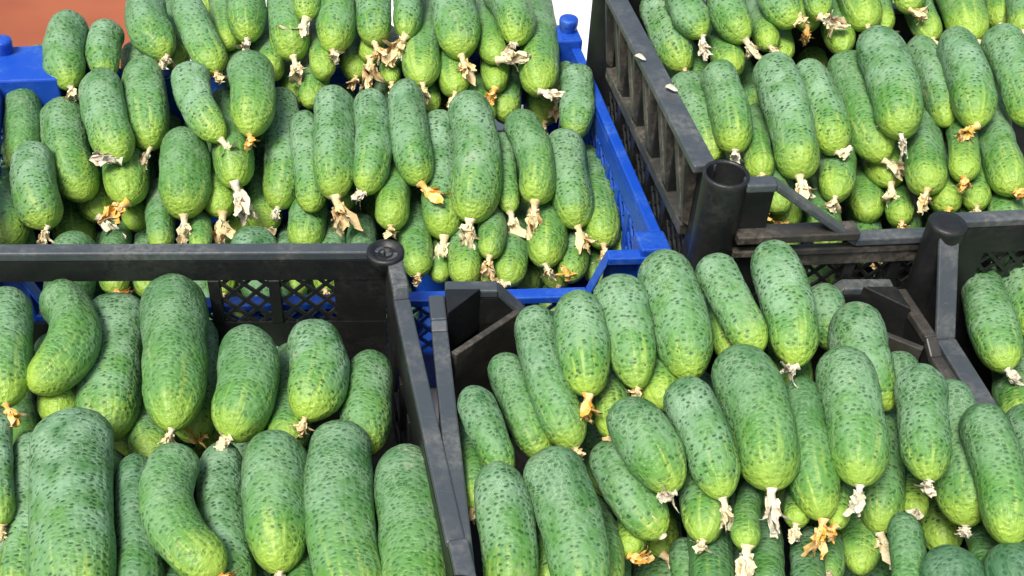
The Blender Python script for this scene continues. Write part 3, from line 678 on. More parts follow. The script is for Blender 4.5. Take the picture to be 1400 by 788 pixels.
 ([4437,11863,1619,4270,10973,1770,4306,10410,1794],200,0.3,'D','c',(1.00,-0.07,-0.05),275,'green cucumber with cream dried blossom,seventh from left,middle row,upper right crate'),
 ([4914,11184,2077,4943,10731,1978,4878,10306,1884],175,0.2,'D','w',(0.26,-0.77,-0.82),174,'slim cucumber with white dried blossom,second from right,middle row,upper right crate'),
 ([4763,10668,2783,4854,10204,2681,4853,9773,2586],202,0,'D','c',(0.07,-0.79,-0.84),103,'green cucumber with cream dried blossom,rightmost,middle row,upper right crate'),
 ([2307,10018,2110,2211,9324,2272,2212,8890,2312],140,0.2,'D','t',(-0.38,-0.74,-0.79),135,'slim cucumber with tan dried blossom,second from left,front row,upper right crate'),
 ([3165,10147,1989,3052,9369,2137,2944,8860,2163],174,0.3,'D','c',(-0.21,-0.77,-0.83),111,'slim cucumber with cream dried blossom,seventh from left,front row,upper right crate'),
 ([3504,10491,1496,3498,9721,1663,3417,9213,1696],183,-0.1,'D','-',(0.00,-0.12,-0.10),104,'half-hidden slim cucumber,eighth from left,front row,upper right crate'),
 ([3707,10825,1782,3612,9992,1931,3594,9452,1955],194,0.3,'D','c',(0.14,-0.78,-0.84),241,'green cucumber with cream dried blossom,tenth from left,front row,upper right crate'),
 ([4102,10393,2047,3897,9567,2186,3810,9032,2205],186,0.2,'D','t',(-0.42,-0.73,-0.78),193,'green cucumber with tan dried blossom,thirteenth from left,front row,upper right crate'),
 ([4410,10227,2131,4265,9515,2290,4133,9058,2325],146,0.3,'D','o',(0.42,-0.73,-0.78),131,'slim cucumber with orange dried blossom,fifteenth from left,front row,upper right crate'),
 ([4243,10091,1817,4062,9395,1986,4036,8958,2028],147,0,'D','o',(-0.41,-0.73,-0.78),132,'half-hidden slim cucumber with orange dried blossom,fourteenth from left,front row,upper right crate'),
 ([4563,10121,1888,4392,9405,2051,4298,8947,2087],154,-0.2,'D','t',(-0.15,-0.78,-0.83),100,'half-hidden slim cucumber with tan dried blossom,third from right,front row,upper right crate'),
 ([4700,10283,2133,4593,9496,2275,4555,8985,2298],192,0.3,'D','o',(0.97,-0.29,-0.29),99,'green cucumber with orange dried blossom,second from right,front row,upper right crate'),
 ([1922,11741,2299,2008,10936,2441,2040,10421,2464],173,-0.1,'D','-',(0.00,-0.12,-0.10),108,'half-hidden slim cucumber,leftmost,gaps,upper right crate'),
 ([2376,9686,1915,2368,9038,2087,2380,8628,2132],143,-0.3,'D','-',(0.00,-0.12,-0.10),98,'half-hidden slim cucumber,third from left,front row,upper right crate'),
 ([2227,9333,1838,2138,8759,2026,2106,8407,2084],106,0.5,'D','o',(0.60,0.41,0.49),158,'half-hidden slim cucumber with orange dried blossom,leftmost,front row,upper right crate'),
 ([2567,9899,1660,2539,9211,1832,2516,8768,1874],154,-0.2,'D','o',(-1.00,-0.17,-0.15),123,'half-hidden slim cucumber with orange dried blossom,fourth from left,front row,upper right crate'),
 ([3928,10184,1553,3727,9481,1729,3683,9040,1773],146,0,'D','t',(0.07,-0.79,-0.84),103,'half-hidden slim cucumber with tan dried blossom,eleventh from left,front row,upper right crate'),
 ([2958,9454,1733,2882,8773,1899,2809,8329,1936],156,0.1,'D','-',(0.00,-0.12,-0.10),97,'half-hidden slim cucumber,sixth from left,front row,upper right crate'),
 ([3607,9987,1242,3449,9264,1420,3415,8800,1462],165,0.1,'D','t',(0.92,-0.38,-0.39),103,'half-hidden slim cucumber with tan dried blossom,ninth from left,front row,upper right crate'),
 ([4018,9840,1364,3817,9155,1544,3762,8721,1591],149,0,'D','-',(0.00,-0.12,-0.10),102,'half-hidden slim cucumber,twelfth from left,front row,upper right crate'),
 ([2689,9590,1428,2553,8892,1599,2501,8441,1639],160,0,'D','o',(1.00,-0.07,-0.05),99,'half-hidden slim cucumber with orange dried blossom,fifth from left,front row,upper right crate'),
 ([4839,9889,1831,4638,9143,1984,4535,8657,2012],173,0,'D','-',(0.00,-0.12,-0.10),99,'half-hidden slim cucumber,rightmost,front row,upper right crate'),
 ([4573,9833,1638,4400,9123,1803,4273,8661,1839],160,0.2,'D','-',(0.00,-0.12,-0.10),100,'half-hidden slim cucumber,sixteenth from left,front row,upper right crate'),
 ([3193,12789,1710,3148,11947,1869,3174,11420,1900],168,0.1,'D','t',(0.76,0.32,0.39),118,'half-hidden slim cucumber with tan dried blossom,third from right,gaps,upper right crate'),
 ([2348,11522,1835,2336,10747,1995,2314,10254,2028],156,-0.3,'D','-',(0.00,-0.12,-0.10),109,'half-hidden slim cucumber,second from left,gaps,upper right crate'),
 ([5295,12782,1988,5121,11958,2140,4990,11437,2168],149,0,'D','-',(0.00,-0.12,-0.10),117,'half-hidden slim cucumber,rightmost,gaps,upper right crate'),
 ([4206,8001,1790,4190,7595,1770,4185,7232,1752],204,0.1,'C','w',(0.87,-0.45,-0.47),151,'green cucumber with white dried blossom,second from left,back row,right-edge crate'),
 ([4663,8333,1823,4571,7951,1804,4587,7615,1787],235,0.1,'C','-',(0.00,-0.12,-0.10),93,'green cucumber,third from left,back row,right-edge crate'),
 ([4205,6424,1681,4223,6090,1664,4152,5780,1649],218,-0.4,'C','-',(0.00,-0.12,-0.10),81,'dark cucumber,second from left,front row,right-edge crate'),
 ([4697,7992,1119,4447,7204,1397,4296,6690,1508],192,0,'C','t',(0.61,-0.65,-0.69),98,'green cucumber with tan dried blossom,leftmost,front row,right-edge crate'),
 ([4495,8601,1520,4337,8313,1506,4316,8057,1493],137,-0.3,'C','-',(0.00,-0.12,-0.10),98,'half-hidden slim cucumber,leftmost,back row,right-edge crate'),
 ([1239,7205,2361,1356,6850,2266,1396,6518,2176],233,-0.1,'B','-',(0.00,-0.12,-0.10),83,'green cucumber,fourth from left,back row,bottom centre crate'),
 ([1642,7228,2413,1773,6940,2335,1886,6669,2262],167,0.3,'B','-',(0.00,-0.12,-0.10),84,'slim cucumber,sixth from left,back row,bottom centre crate'),
 ([2124,7356,2454,2231,6980,2352,2239,6629,2257],202,0.2,'B','w',(-0.99,-0.23,-0.22),142,'green cucumber with white dried blossom,seventh from left,back row,bottom centre crate'),
 ([2681,7514,1918,2671,7365,1878,2716,7225,1840],181,0.1,'B','-',(0.00,-0.12,-0.10),90,'slim cucumber,third from right,back row,bottom centre crate'),
 ([2843,7034,2094,2802,6762,2021,2929,6520,1956],224,0,'B','-',(0.00,-0.12,-0.10),85,'green cucumber,second from right,back row,bottom centre crate'),
 ([3300,7022,1657,3341,6818,1601,3352,6620,1548],165,0,'B','-',(0.00,-0.12,-0.10),88,'slim cucumber,rightmost,back row,bottom centre crate'),
 ([869,6976,2287,942,6676,2206,988,6395,2130],208,0.2,'B','t',(-0.57,-0.67,-0.71),83,'green cucumber with tan dried blossom,third from left,back row,bottom centre crate'),
 ([546,6776,2278,590,6518,2208,617,6273,2142],205,0.3,'B','o',(-0.14,-0.78,-0.84),244,'green cucumber with orange dried blossom,second from left,back row,bottom centre crate'),
 ([210,6759,2125,286,6305,2003,484,5906,1895],179,0,'B','t',(0.34,-0.75,-0.80),90,'slim cucumber with tan dried blossom,leftmost,back row,bottom centre crate'),
 ([-2,6505,1854,125,6205,1773,266,5927,1698],155,0,'B','c',(0.31,-0.76,-0.81),82,'slim cucumber with cream dried blossom,third from left,middle row,bottom centre crate'),
 ([-220,6035,1969,-118,5807,1907,-4,5592,1849],146,-0.1,'B','c',(-0.08,-0.79,-0.84),80,'slim cucumber with cream dried blossom,second from left,middle row,bottom centre crate'),
 ([-339,6127,1425,-190,5674,1619,-178,5370,1672],134,-0.3,'B','t',(-0.23,-0.77,-0.82),82,'half-hidden slim cucumber with tan dried blossom,leftmost,middle row,bottom centre crate'),
 ([7,5328,1864,101,5002,1777,128,4699,1695],197,0,'B','-',(0.00,-0.12,-0.10),74,'green cucumber,leftmost,front row,bottom centre crate'),
 ([405,5436,1890,582,5056,1788,623,4704,1693],226,-0.2,'B','-',(0.00,-0.12,-0.10),74,'green cucumber,third from left,front row,bottom centre crate'),
 ([837,5758,1716,934,5543,1658,1112,5345,1604],181,-0.1,'B','w',(-0.53,0.45,0.53),179,'slim cucumber with white dried blossom,fifth from left,middle row,bottom centre crate'),
 ([977,5881,2028,1091,5716,1983,1179,5556,1940],217,0.5,'B','w',(-0.98,-0.24,-0.23),109,'pale cucumber with white dried blossom,sixth from left,middle row,bottom centre crate'),
 ([1396,6085,2105,1541,5791,2026,1591,5512,1951],193,0.3,'B','c',(0.36,-0.74,-0.79),201,'green cucumber with cream dried blossom,eighth from left,middle row,bottom centre crate'),
 ([1826,6354,2155,1973,6007,2061,1980,5679,1972],249,0.1,'B','w',(0.07,-0.79,-0.84),267,'green cucumber with white dried blossom,ninth from left,middle row,bottom centre crate'),
 ([2315,6301,1977,2310,5892,1866,2366,5525,1767],189,0.3,'B','o',(-0.16,-0.78,-0.83),212,'green cucumber with orange dried blossom,tenth from left,middle row,bottom centre crate'),
 ([2614,6417,2180,2678,6060,2083,2652,5727,1993],227,0,'B','w',(-0.00,-0.79,-0.84),170,'green cucumber with white dried blossom,eleventh from left,middle row,bottom centre crate'),
 ([3036,6757,1657,3053,6218,1511,2979,5734,1381],187,0.2,'B','c',(0.56,-0.68,-0.72),205,'green cucumber with cream dried blossom,twelfth from left,middle row,bottom centre crate'),
 ([3198,6344,2156,3173,6046,2076,3166,5771,2002],191,0.1,'B','w',(-0.45,-0.72,-0.76),79,'green cucumber with white dried blossom,thirteenth from left,middle row,bottom centre crate'),
 ([3541,6503,1811,3624,6101,1703,3566,5725,1601],217,0.2,'B','w',(0.07,-0.79,-0.84),81,'green cucumber with white dried blossom,third from right,middle row,bottom centre crate'),
 ([3646,6060,2071,3728,5687,1970,3698,5339,1877],190,0.3,'B','t',(0.07,-0.79,-0.84),77,'green cucumber with tan dried blossom,second from right,middle row,bottom centre crate'),
 ([1560,6226,1461,1573,5674,1629,1526,5294,1663],179,0.3,'B','c',(-0.38,-0.74,-0.79),81,'slim cucumber with cream dried blossom,ninth from left,front row,bottom centre crate'),
 ([2166,6748,1096,2135,6222,1289,2040,5867,1336],153,0.3,'B','-',(0.00,-0.12,-0.10),84,'half-hidden slim cucumber,twelfth from left,front row,bottom centre crate'),
 ([1958,5768,1494,1821,5363,1699,1794,5107,1765],105,0.2,'B','c',(-0.08,-0.79,-0.84),237,'slim cucumber with cream dried blossom,eleventh from left,front row,bottom centre crate'),
 ([2424,6141,1298,2316,5731,1511,2246,5470,1579],102,0.6,'B','c',(-0.14,-0.78,-0.84),119,'half-hidden slim cucumber with cream dried blossom,fourteenth from left,front row,bottom centre crate'),
 ([2748,6166,1342,2608,5739,1548,2536,5466,1612],110,0.5,'B','o',(-0.71,-0.59,-0.62),113,'half-hidden slim cucumber with orange dried blossom,seventeenth from left,front row,bottom centre crate'),
 ([3027,6449,902,2939,5883,1087,2842,5494,1127],183,-0.4,'B','-',(0.00,-0.12,-0.10),83,'half-hidden slim cucumber,eighteenth from left,front row,bottom centre crate'),
 ([3491,6574,1104,3255,6102,1313,3265,5809,1378],121,0.4,'B','w',(-0.75,0.32,0.39),83,'slim pale cucumber with white dried blossom,twentieth from left,front row,bottom centre crate'),
 ([3780,6981,777,3648,6332,949,3605,5890,978],216,0,'B','-',(0.00,-0.12,-0.10),86,'half-hidden cucumber,twenty-first from left,front row,bottom centre crate'),
 ([3252,4983,1687,3275,4875,1658,3273,4769,1629],209,-1,'B','-',(0.00,-0.12,-0.10),75,'dark cucumber,third from right,front row,bottom centre crate'),
 ([3748,5041,1690,3649,4949,1665,3748,4872,1644],224,-1,'B','-',(0.00,-0.12,-0.10),75,'dark cucumber,rightmost,front row,bottom centre crate'),
 ([1105,5978,1102,1058,5539,1315,1014,5253,1380],122,0.4,'B','o',(1.00,-0.13,-0.12),135,'slim pale cucumber with orange dried blossom,fifth from left,front row,bottom centre crate'),
 ([1284,6486,751,1279,5954,954,1303,5600,1007],165,0.4,'B','t',(0.93,-0.36,-0.37),243,'slim pale cucumber with tan dried blossom,sixth from left,front row,bottom centre crate'),
 ([1374,6257,494,1339,5657,679,1333,5243,717],209,-0.5,'B','-',(0.00,-0.12,-0.10),83,'half-hidden dark cucumber,seventh from left,front row,bottom centre crate'),
 ([354,5588,1252,380,5141,1451,402,4843,1508],138,-0.1,'B','c',(-0.27,-0.76,-0.82),105,'slim cucumber with cream dried blossom,second from left,front row,bottom centre crate'),
 ([830,7022,1614,854,6459,1779,849,6082,1814],162,0.2,'B','t',(-0.48,-0.71,-0.75),83,'half-hidden slim cucumber with tan dried blossom,fourth from left,middle row,bottom centre crate'),
 ([1203,7256,1748,1214,6678,1907,1212,6294,1938],163,0,'B','-',(0.00,-0.12,-0.10),83,'half-hidden slim cucumber,seventh from left,middle row,bottom centre crate'),
 ([1777,7775,1841,1730,7163,1994,1789,6765,2022],169,0.1,'B','t',(0.38,-0.74,-0.79),125,'half-hidden slim cucumber with tan dried blossom,fifth from left,back row,bottom centre crate'),
 ([2398,7498,1596,2349,6918,1763,2352,6537,1799],162,-0.2,'B','c',(-0.26,-0.77,-0.82),140,'half-hidden slim cucumber with cream dried blossom,eighth from left,back row,bottom centre crate'),
 ([1655,5664,1242,1595,5158,1423,1582,4814,1466],168,-0.7,'B','-',(0.00,-0.12,-0.10),76,'half-hidden slim cucumber,tenth from left,front row,bottom centre crate'),
 ([2041,5579,1312,1976,5125,1504,1949,4820,1557],143,-0.6,'B','-',(0.00,-0.12,-0.10),75,'half-hidden slim cucumber,thirteenth from left,front row,bottom centre crate'),
 ([2391,5487,1266,2287,5066,1467,2266,4789,1528],126,-0.7,'B','t',(0.31,0.52,0.61),188,'half-hidden slim cucumber with tan dried blossom,fifteenth from left,front row,bottom centre crate'),
 ([3011,5378,1653,3025,5138,1588,2986,4909,1526],125,-0.6,'B','t',(-0.14,-0.78,-0.84),114,'half-hidden slim cucumber with tan dried blossom,nineteenth from left,front row,bottom centre crate'),
 ([747,5631,1236,815,5165,1428,803,4847,1478],152,-0.1,'B','t',(0.55,-0.68,-0.72),76,'half-hidden slim cucumber with tan dried blossom,fourth from left,front row,bottom centre crate'),
 ([1459,5391,1148,1494,5178,1090,1450,4971,1034],119,-0.3,'B','t',(0.13,0.54,0.64),125,'half-hidden slim cucumber with tan dried blossom,eighth from left,front row,bottom centre crate'),
 ([3857,5835,1148,3757,5396,1352,3627,5099,1411],131,-0.6,'B','t',(-0.38,-0.74,-0.79),78,'half-hidden slim cucumber with tan dried blossom,second from right,front row,bottom centre crate'),
 ([2635,5952,954,2598,5526,1169,2531,5244,1234],123,-0.3,'B','c',(-0.07,0.55,0.64),86,'half-hidden slim cucumber with cream dried blossom,sixteenth from left,front row,bottom centre crate'),
 ([-4275,7056,1593,-4149,6631,1572,-3996,6256,1553],223,0,'A','o',(0.56,-0.67,-0.71),182,'green cucumber with orange dried blossom,leftmost,back row,lower left crate'),
 ([-3831,7198,1591,-3466,6808,1571,-3680,6409,1551],207,0.1,'A','-',(0.00,-0.12,-0.10),86,'curved cucumber,fourth from left,back row,lower left crate'),
 ([-3474,7356,1244,-3377,6815,1217,-3250,6351,1194],275,-0.3,'A','-',(0.00,-0.12,-0.10),88,'thick cucumber,fifth from left,back row,lower left crate'),
 ([-2920,7305,1565,-2735,6726,1536,-2637,6225,1511],274,-0.1,'A','c',(-0.35,-0.75,-0.80),158,'thick cucumber with cream dried blossom,seventh from left,back row,lower left crate'),
 ([-2777,7341,1144,-2674,6838,1119,-2574,6398,1097],208,-0.1,'A','o',(0.45,0.48,0.56),89,'green cucumber with orange dried blossom,eighth from left,back row,lower left crate'),
 ([-2171,6823,1556,-2046,6477,1539,-2080,6151,1523],250,-0.3,'A','c',(-0.91,-0.40,-0.41),111,'green cucumber with cream dried blossom,ninth from left,back row,lower left crate'),
 ([-1628,6896,1594,-1491,6623,1580,-1530,6355,1567],240,0.6,'A','t',(-0.22,-0.77,-0.82),138,'pale cucumber with tan dried blossom,second from right,back row,lower left crate'),
 ([-1148,6824,1387,-1139,6477,1369,-1093,6166,1354],205,-0.1,'A','-',(0.00,-0.12,-0.10),86,'green cucumber,rightmost,back row,lower left crate'),
 ([-1929,7259,972,-1755,6543,1251,-1714,6067,1362],185,-0.5,'A','-',(0.00,-0.12,-0.10),85,'half-hidden slim cucumber,third from right,back row,lower left crate'),
 ([-3302,5776,1463,-3105,5105,1429,-2898,4560,1402],296,-0.1,'A','-',(0.00,-0.12,-0.10),75,'thick cucumber,fourth from left,front row,lower left crate'),
 ([-2451,5542,1558,-2532,5105,1536,-2051,4767,1519],192,0.3,'A','o',(0.75,-0.56,-0.59),75,'curved cucumber with orange dried blossom,seventh from left,front row,lower left crate'),
 ([-2189,5827,1296,-2071,5242,1267,-1877,4758,1243],187,-0.4,'A','-',(0.00,-0.12,-0.10),77,'dark cucumber,eighth from left,front row,lower left crate'),
 ([-1732,5734,1492,-1662,5344,1472,-1568,5000,1455],241,0,'A','c',(-0.13,-0.78,-0.84),77,'green cucumber with cream dried blossom,tenth from left,front row,lower left crate'),
 ([-1247,5873,1494,-1199,5187,1459,-977,4643,1432],244,0,'A','-',(0.00,-0.12,-0.10),75,'green cucumber,third from right,front row,lower left crate'),
 ([-712,5695,1487,-581,5118,1458,-521,4629,1433],253,-0.1,'A','-',(0.00,-0.12,-0.10),75,'green cucumber,rightmost,front row,lower left crate'),
 ([-3694,5846,1234,-3467,5204,1202,-3381,4664,1175],171,-0.1,'A','-',(0.00,-0.12,-0.10),77,'slim cucumber,second from left,front row,lower left crate'),
 ([-3978,5927,1438,-3842,5507,1417,-3661,5141,1399],128,-0.5,'A','t',(-0.12,-0.78,-0.84),98,'slim dark cucumber with tan dried blossom,leftmost,front row,lower left crate'),
 ([-4314,6913,606,-3998,6346,909,-3785,5985,1033],137,0.4,'A','t',(-0.45,-0.72,-0.76),87,'half-hidden slim cucumber with tan dried blossom,third from left,front row,lower left crate'),
 ([-4153,7463,850,-3782,6776,1137,-3645,6319,1252],170,0,'A','t',(0.20,-0.78,-0.83),102,'half-hidden slim cucumber with tan dried blossom,third from left,back row,lower left crate'),
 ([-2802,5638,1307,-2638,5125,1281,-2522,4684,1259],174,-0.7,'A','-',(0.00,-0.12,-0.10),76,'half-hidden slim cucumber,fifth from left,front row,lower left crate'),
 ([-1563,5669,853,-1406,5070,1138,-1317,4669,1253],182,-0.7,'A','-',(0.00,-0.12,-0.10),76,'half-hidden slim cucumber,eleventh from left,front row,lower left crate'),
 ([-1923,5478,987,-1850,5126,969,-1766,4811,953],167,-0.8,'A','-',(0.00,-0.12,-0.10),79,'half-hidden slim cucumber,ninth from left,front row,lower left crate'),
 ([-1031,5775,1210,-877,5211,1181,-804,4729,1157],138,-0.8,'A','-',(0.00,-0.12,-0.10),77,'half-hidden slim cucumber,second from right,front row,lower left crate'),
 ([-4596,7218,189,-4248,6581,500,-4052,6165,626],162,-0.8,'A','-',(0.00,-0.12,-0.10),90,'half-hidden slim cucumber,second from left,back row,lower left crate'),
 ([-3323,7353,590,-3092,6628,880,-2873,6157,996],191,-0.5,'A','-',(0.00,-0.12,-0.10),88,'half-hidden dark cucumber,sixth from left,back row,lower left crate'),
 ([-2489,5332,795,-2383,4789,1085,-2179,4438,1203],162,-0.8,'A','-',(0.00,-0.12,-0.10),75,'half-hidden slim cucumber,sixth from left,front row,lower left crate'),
 ([-4632,12520,1213,-4471,11705,1315,-4191,11182,1310],188,-0.3,'E','t',(0.44,-0.72,-0.77),120,'half-hidden cucumber with tan dried blossom,fifth from left,back row,blue crate'),
 ([-3443,12111,1495,-3216,11353,1600,-3110,10850,1595],173,-0.3,'E','-',(0.00,-0.12,-0.10),116,'half-hidden slim cucumber,eleventh from left,back row,blue crate'),
 ([3109,12819,2515,2959,11842,2618,2900,11213,2616],193,-0.2,'D','o',(-0.10,-0.79,-0.84),158,'half-hidden cucumber with orange dried blossom,seventh from left,back row,upper right crate'),
 ([4580,14099,2055,4427,13031,2164,4239,12331,2157],211,-0.2,'D','-',(0.00,-0.12,-0.10),123,'half-hidden cucumber,eleventh from left,back row,upper right crate'),
 ([5081,13895,2207,4769,12876,2319,4680,12232,2322],191,-0.2,'D','t',(0.07,-0.79,-0.84),149,'half-hidden cucumber with tan dried blossom,fourteenth from left,back row,upper right crate'),
 ([-4278,12399,1601,-4016,11600,1697,-3868,11071,1685],183,-0.2,'E','t',(0.44,-0.72,-0.77),117,'half-hidden slim cucumber with tan dried blossom,seventh from left,back row,blue crate'),
 ([-4312,14109,1460,-4004,13204,1544,-3891,12598,1519],201,-0.2,'E','-',(0.00,-0.12,-0.10),128,'half-hidden cucumber,ninth from left,back row,blue crate'),
 ([-732,13663,1299,-688,12798,1395,-620,12232,1382],189,-0.2,'E','-',(0.00,-0.12,-0.10),127,'half-hidden cucumber,twenty-fourth from left,back row,blue crate'),
 ([414,10063,619,385,9389,757,445,8943,772],177,-0.2,'E','t',(-0.38,-0.74,-0.79),108,'half-hidden slim cucumber with tan dried blossom,twenty-fifth from left,lowest row,blue crate'),
 ([4177,6224,1215,4038,5741,1410,3921,5418,1463],143,-0.1,'B','t',(-0.45,-0.72,-0.76),80,'half-hidden slim cucumber with tan dried blossom,rightmost,middle row,bottom centre crate'),
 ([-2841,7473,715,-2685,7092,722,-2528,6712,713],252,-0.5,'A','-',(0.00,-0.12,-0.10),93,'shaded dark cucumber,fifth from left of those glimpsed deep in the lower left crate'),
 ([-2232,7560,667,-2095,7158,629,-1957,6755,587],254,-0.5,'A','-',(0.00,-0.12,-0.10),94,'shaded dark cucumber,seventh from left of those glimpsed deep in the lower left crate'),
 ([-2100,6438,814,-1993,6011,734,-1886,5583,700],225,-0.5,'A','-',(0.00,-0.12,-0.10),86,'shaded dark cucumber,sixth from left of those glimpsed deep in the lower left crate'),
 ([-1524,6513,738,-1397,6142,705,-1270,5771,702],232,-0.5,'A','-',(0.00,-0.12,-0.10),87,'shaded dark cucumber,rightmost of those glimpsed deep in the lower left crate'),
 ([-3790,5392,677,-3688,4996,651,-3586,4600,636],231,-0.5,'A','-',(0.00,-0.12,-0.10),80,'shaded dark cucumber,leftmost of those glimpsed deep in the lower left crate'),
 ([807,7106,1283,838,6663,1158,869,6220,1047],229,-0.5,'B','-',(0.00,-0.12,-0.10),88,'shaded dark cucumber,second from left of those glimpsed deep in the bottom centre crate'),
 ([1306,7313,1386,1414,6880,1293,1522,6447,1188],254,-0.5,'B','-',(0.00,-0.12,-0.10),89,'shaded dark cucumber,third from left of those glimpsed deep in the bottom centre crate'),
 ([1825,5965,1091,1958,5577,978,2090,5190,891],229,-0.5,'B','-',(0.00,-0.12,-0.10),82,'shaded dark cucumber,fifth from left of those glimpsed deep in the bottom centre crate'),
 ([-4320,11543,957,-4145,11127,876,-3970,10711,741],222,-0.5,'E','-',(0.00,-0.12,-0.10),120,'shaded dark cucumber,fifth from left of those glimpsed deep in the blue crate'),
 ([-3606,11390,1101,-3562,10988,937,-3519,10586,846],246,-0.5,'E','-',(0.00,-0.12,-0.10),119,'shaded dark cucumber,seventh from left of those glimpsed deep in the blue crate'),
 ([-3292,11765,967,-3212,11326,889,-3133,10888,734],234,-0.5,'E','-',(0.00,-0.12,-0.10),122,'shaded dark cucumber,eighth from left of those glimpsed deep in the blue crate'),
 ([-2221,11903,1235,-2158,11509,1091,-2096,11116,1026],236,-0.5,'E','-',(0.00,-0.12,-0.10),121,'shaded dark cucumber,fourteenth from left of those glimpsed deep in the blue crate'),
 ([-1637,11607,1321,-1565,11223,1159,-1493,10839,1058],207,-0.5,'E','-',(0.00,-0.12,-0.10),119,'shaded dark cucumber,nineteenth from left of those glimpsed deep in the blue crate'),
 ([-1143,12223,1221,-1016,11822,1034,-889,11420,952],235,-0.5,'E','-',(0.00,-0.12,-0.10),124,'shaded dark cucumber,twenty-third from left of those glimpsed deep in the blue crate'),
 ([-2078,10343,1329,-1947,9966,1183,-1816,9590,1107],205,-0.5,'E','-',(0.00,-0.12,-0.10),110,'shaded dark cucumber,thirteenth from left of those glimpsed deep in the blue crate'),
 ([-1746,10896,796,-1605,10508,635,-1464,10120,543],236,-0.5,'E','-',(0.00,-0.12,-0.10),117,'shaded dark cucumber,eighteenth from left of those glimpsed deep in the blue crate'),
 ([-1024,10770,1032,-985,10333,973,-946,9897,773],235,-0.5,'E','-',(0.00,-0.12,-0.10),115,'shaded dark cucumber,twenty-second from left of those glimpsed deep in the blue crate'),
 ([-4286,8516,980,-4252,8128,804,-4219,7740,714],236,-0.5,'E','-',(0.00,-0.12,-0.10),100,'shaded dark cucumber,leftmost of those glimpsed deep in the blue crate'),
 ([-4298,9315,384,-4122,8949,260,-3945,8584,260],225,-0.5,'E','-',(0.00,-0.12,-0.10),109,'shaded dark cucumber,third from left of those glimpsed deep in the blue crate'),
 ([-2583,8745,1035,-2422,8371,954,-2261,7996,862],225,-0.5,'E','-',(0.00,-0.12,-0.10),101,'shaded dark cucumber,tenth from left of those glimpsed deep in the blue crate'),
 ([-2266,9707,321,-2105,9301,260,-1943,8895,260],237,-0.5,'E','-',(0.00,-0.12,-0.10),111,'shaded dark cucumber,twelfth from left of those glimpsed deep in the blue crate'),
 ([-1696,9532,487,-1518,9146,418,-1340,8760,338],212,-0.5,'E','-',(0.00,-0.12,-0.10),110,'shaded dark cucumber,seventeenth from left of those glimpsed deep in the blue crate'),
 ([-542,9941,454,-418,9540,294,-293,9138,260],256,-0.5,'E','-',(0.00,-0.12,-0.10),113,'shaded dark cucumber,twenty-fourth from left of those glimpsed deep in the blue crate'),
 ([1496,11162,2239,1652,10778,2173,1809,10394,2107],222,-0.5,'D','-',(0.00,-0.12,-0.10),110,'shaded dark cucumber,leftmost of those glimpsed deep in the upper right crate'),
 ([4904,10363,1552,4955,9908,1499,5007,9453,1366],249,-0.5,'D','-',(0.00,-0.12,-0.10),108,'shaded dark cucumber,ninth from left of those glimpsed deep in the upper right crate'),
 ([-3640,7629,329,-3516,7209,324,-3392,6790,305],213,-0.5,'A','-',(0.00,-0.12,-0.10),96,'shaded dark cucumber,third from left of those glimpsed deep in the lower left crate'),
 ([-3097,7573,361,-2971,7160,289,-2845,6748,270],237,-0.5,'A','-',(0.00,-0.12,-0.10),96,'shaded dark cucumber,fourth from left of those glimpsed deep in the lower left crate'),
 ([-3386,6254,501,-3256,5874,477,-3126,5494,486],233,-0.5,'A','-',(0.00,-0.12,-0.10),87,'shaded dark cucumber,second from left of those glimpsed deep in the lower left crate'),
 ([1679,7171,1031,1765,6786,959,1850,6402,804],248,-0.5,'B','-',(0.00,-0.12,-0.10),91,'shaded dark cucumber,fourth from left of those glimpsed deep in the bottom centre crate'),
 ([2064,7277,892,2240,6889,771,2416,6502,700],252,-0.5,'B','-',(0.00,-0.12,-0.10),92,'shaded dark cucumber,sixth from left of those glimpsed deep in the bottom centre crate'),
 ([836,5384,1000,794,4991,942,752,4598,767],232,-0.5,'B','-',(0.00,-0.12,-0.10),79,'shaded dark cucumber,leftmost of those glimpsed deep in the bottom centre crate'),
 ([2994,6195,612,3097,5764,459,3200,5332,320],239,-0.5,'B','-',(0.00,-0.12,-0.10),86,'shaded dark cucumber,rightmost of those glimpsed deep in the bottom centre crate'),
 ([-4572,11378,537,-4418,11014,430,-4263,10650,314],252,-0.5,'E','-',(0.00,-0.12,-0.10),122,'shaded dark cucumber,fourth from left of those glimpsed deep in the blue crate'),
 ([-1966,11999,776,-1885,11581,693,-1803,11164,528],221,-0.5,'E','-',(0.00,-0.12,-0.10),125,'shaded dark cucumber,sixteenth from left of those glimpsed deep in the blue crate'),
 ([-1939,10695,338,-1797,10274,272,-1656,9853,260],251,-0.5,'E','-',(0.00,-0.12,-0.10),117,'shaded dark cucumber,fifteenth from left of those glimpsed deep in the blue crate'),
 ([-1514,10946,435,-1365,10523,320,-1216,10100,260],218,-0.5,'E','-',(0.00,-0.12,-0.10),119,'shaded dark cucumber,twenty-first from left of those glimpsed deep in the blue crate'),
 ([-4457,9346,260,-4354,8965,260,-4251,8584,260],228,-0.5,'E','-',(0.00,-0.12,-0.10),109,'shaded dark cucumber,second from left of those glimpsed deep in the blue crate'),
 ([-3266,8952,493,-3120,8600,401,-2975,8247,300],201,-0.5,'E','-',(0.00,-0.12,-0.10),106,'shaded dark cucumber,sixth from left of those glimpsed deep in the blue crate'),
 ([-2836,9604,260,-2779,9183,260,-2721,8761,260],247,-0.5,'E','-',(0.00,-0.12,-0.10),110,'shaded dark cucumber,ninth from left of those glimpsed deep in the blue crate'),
 ([-2426,9863,260,-2318,9444,260,-2211,9026,260],226,-0.5,'E','-',(0.00,-0.12,-0.10),112,'shaded dark cucumber,eleventh from left of those glimpsed deep in the blue crate'),
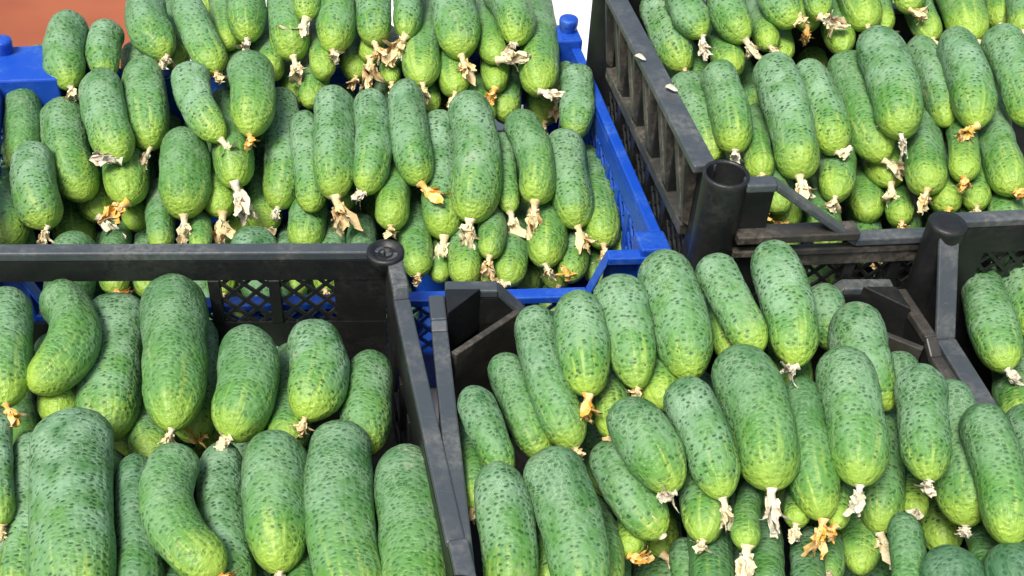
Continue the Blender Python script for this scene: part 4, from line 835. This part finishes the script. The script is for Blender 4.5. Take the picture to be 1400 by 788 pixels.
 ([-1422,9511,260,-1271,9091,260,-1121,8670,260],218,-0.5,'E','-',(0.00,-0.12,-0.10),109,'shaded dark cucumber,twentieth from left of those glimpsed deep in the blue crate'),
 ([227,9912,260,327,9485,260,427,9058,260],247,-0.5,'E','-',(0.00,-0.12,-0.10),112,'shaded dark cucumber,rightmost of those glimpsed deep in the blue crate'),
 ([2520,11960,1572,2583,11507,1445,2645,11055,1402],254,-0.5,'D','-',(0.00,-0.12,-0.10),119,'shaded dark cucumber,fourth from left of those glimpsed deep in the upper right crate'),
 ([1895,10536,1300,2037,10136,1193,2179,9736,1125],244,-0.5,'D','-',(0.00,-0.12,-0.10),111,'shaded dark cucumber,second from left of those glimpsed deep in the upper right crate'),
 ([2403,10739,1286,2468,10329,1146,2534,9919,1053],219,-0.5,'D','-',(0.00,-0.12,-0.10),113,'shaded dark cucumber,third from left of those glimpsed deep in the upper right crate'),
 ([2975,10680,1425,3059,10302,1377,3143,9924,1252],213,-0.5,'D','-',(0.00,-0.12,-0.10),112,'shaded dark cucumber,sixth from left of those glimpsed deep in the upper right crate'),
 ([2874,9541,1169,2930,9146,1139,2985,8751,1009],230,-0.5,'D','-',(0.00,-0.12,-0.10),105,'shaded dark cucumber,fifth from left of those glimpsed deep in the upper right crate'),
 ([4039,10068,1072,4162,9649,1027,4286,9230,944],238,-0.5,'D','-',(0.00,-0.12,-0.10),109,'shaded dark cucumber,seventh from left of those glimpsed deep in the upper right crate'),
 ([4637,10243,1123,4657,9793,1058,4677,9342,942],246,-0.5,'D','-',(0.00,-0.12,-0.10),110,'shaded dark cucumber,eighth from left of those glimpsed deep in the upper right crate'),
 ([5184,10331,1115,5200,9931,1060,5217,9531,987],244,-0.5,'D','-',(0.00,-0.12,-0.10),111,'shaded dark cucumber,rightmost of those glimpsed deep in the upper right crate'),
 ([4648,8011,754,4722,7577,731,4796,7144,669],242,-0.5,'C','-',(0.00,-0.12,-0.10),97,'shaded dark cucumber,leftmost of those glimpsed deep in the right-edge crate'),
]
for i, (pts, rad, tone, crate, bt, bdir, blen, label) in enumerate(CUCUMBERS):
    P = [np.array(pts[q:q + 3]) / 10000 for q in (0, 3, 6)]
    base = P[1] * .5 + (P[0] + P[2]) * .25; base[2] -= rad / 10000
    t = empty('cucumber', base)
    tag(t, label, 'cucumber', CRATE_GROUP[crate])
    me, tip, axis = fruit_mesh([p - base for p in P], rad / 10000, i + 11)
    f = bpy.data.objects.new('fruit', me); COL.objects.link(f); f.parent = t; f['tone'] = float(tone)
    if bt != '-':
        rng = random.Random(i * 7 + 1)
        b = bpy.data.objects.new('dried_blossom', BL_MESH[bt][rng.randrange(8)]); COL.objects.link(b); b.parent = t
        d = Vector(bdir) * 0.85 + Vector(axis) * 0.25
        b.location = Vector(tip) - Vector(axis) * 0.0008
        b.rotation_euler = (d.to_track_quat('Z', 'Y') @ Vector((0, 0, 1)).rotation_difference(Vector((0, 0, 1)))).to_euler()
        spin = Matrix.Rotation(rng.uniform(0, 6.28), 3, 'Z')
        b.rotation_euler = (b.rotation_euler.to_matrix() @ spin).to_euler()
        l = blen / 10000 * 1.28; wdt = min(max(0.8 * l, 0.019), 0.030) * rng.uniform(0.95, 1.3) 
        b.scale = (wdt, wdt, l)

# ------------------------------------------------------------------ loose petals on the upper right crate's rim
for (x, y, z, s, lab) in ((0.0985, 0.952, 0.2995, .011, 'small loose white petal on the rim of the upper right crate, upper of two'), (0.124, 0.902, 0.2995, .012, 'small loose white petal on the rim of the upper right crate, lower of two')):
    g = Geo()
    for i in range(5):
        for j in range(3):
            u, v_ = i / 4, (j - 1)
            g.v.append((u, v_ * .32 * math.sin(math.pi * (u * .8 + .15)), .10 + .22 * math.sin(u * 5) * .5 + .12 * v_ * v_))
    g.f = [(i * 3 + j, i * 3 + j + 1, i * 3 + j + 4, i * 3 + j + 3) for i in range(4) for j in range(2)]
    o = g.build('dried_petal', M_BL['w'], smooth=True)
    md = o.modifiers.new('thickness', 'SOLIDIFY'); md.thickness = 0.05
    o.scale = (s, s, s); o.location = (x, y, z); o.rotation_euler = (0, 0, -1.1 + s * 60)
    tag(o, lab, 'petal', 'loose petals')

# thin dried stalk lying on a cucumber of the upper right crate
pts = [Vector(p) for p in [[0.34845, 0.96244, 0.26302], [0.34681, 0.9533, 0.25734], [0.3449, 0.94771, 0.25263], [0.34017, 0.9473, 0.24919], [0.33631, 0.94943, 0.24408]]]
g = Geo(); n = 6
for i, p in enumerate(pts):
    d = (pts[min(i + 1, len(pts) - 1)] - pts[max(i - 1, 0)]).normalized(); a = d.orthogonal().normalized(); b = d.cross(a); r = (.0006, .0009, .0016, .0011, .0007)[i]
    g.v += [tuple(p + (a * math.cos(q * 2 * math.pi / n) + b * math.sin(q * 2 * math.pi / n)) * r) for q in range(n)]
for i in range(len(pts) - 1):
    g.f += [(i * n + q, i * n + (q + 1) % n, (i + 1) * n + (q + 1) % n, (i + 1) * n + q) for q in range(n)]
k = NT('pale_stalk'); k.b.inputs['Base Color'].default_value = (0.42, 0.55, 0.30, 1); k.b.inputs['Roughness'].default_value = 0.6
tag(g.build('dried_stalk', k.m, smooth=True), 'thin pale bent stalk lying on the large topmost cucumber of the upper right crate', 'stalk')

print('tris', sum(len(m_.polygons) * 2 for m_ in bpy.data.meshes))
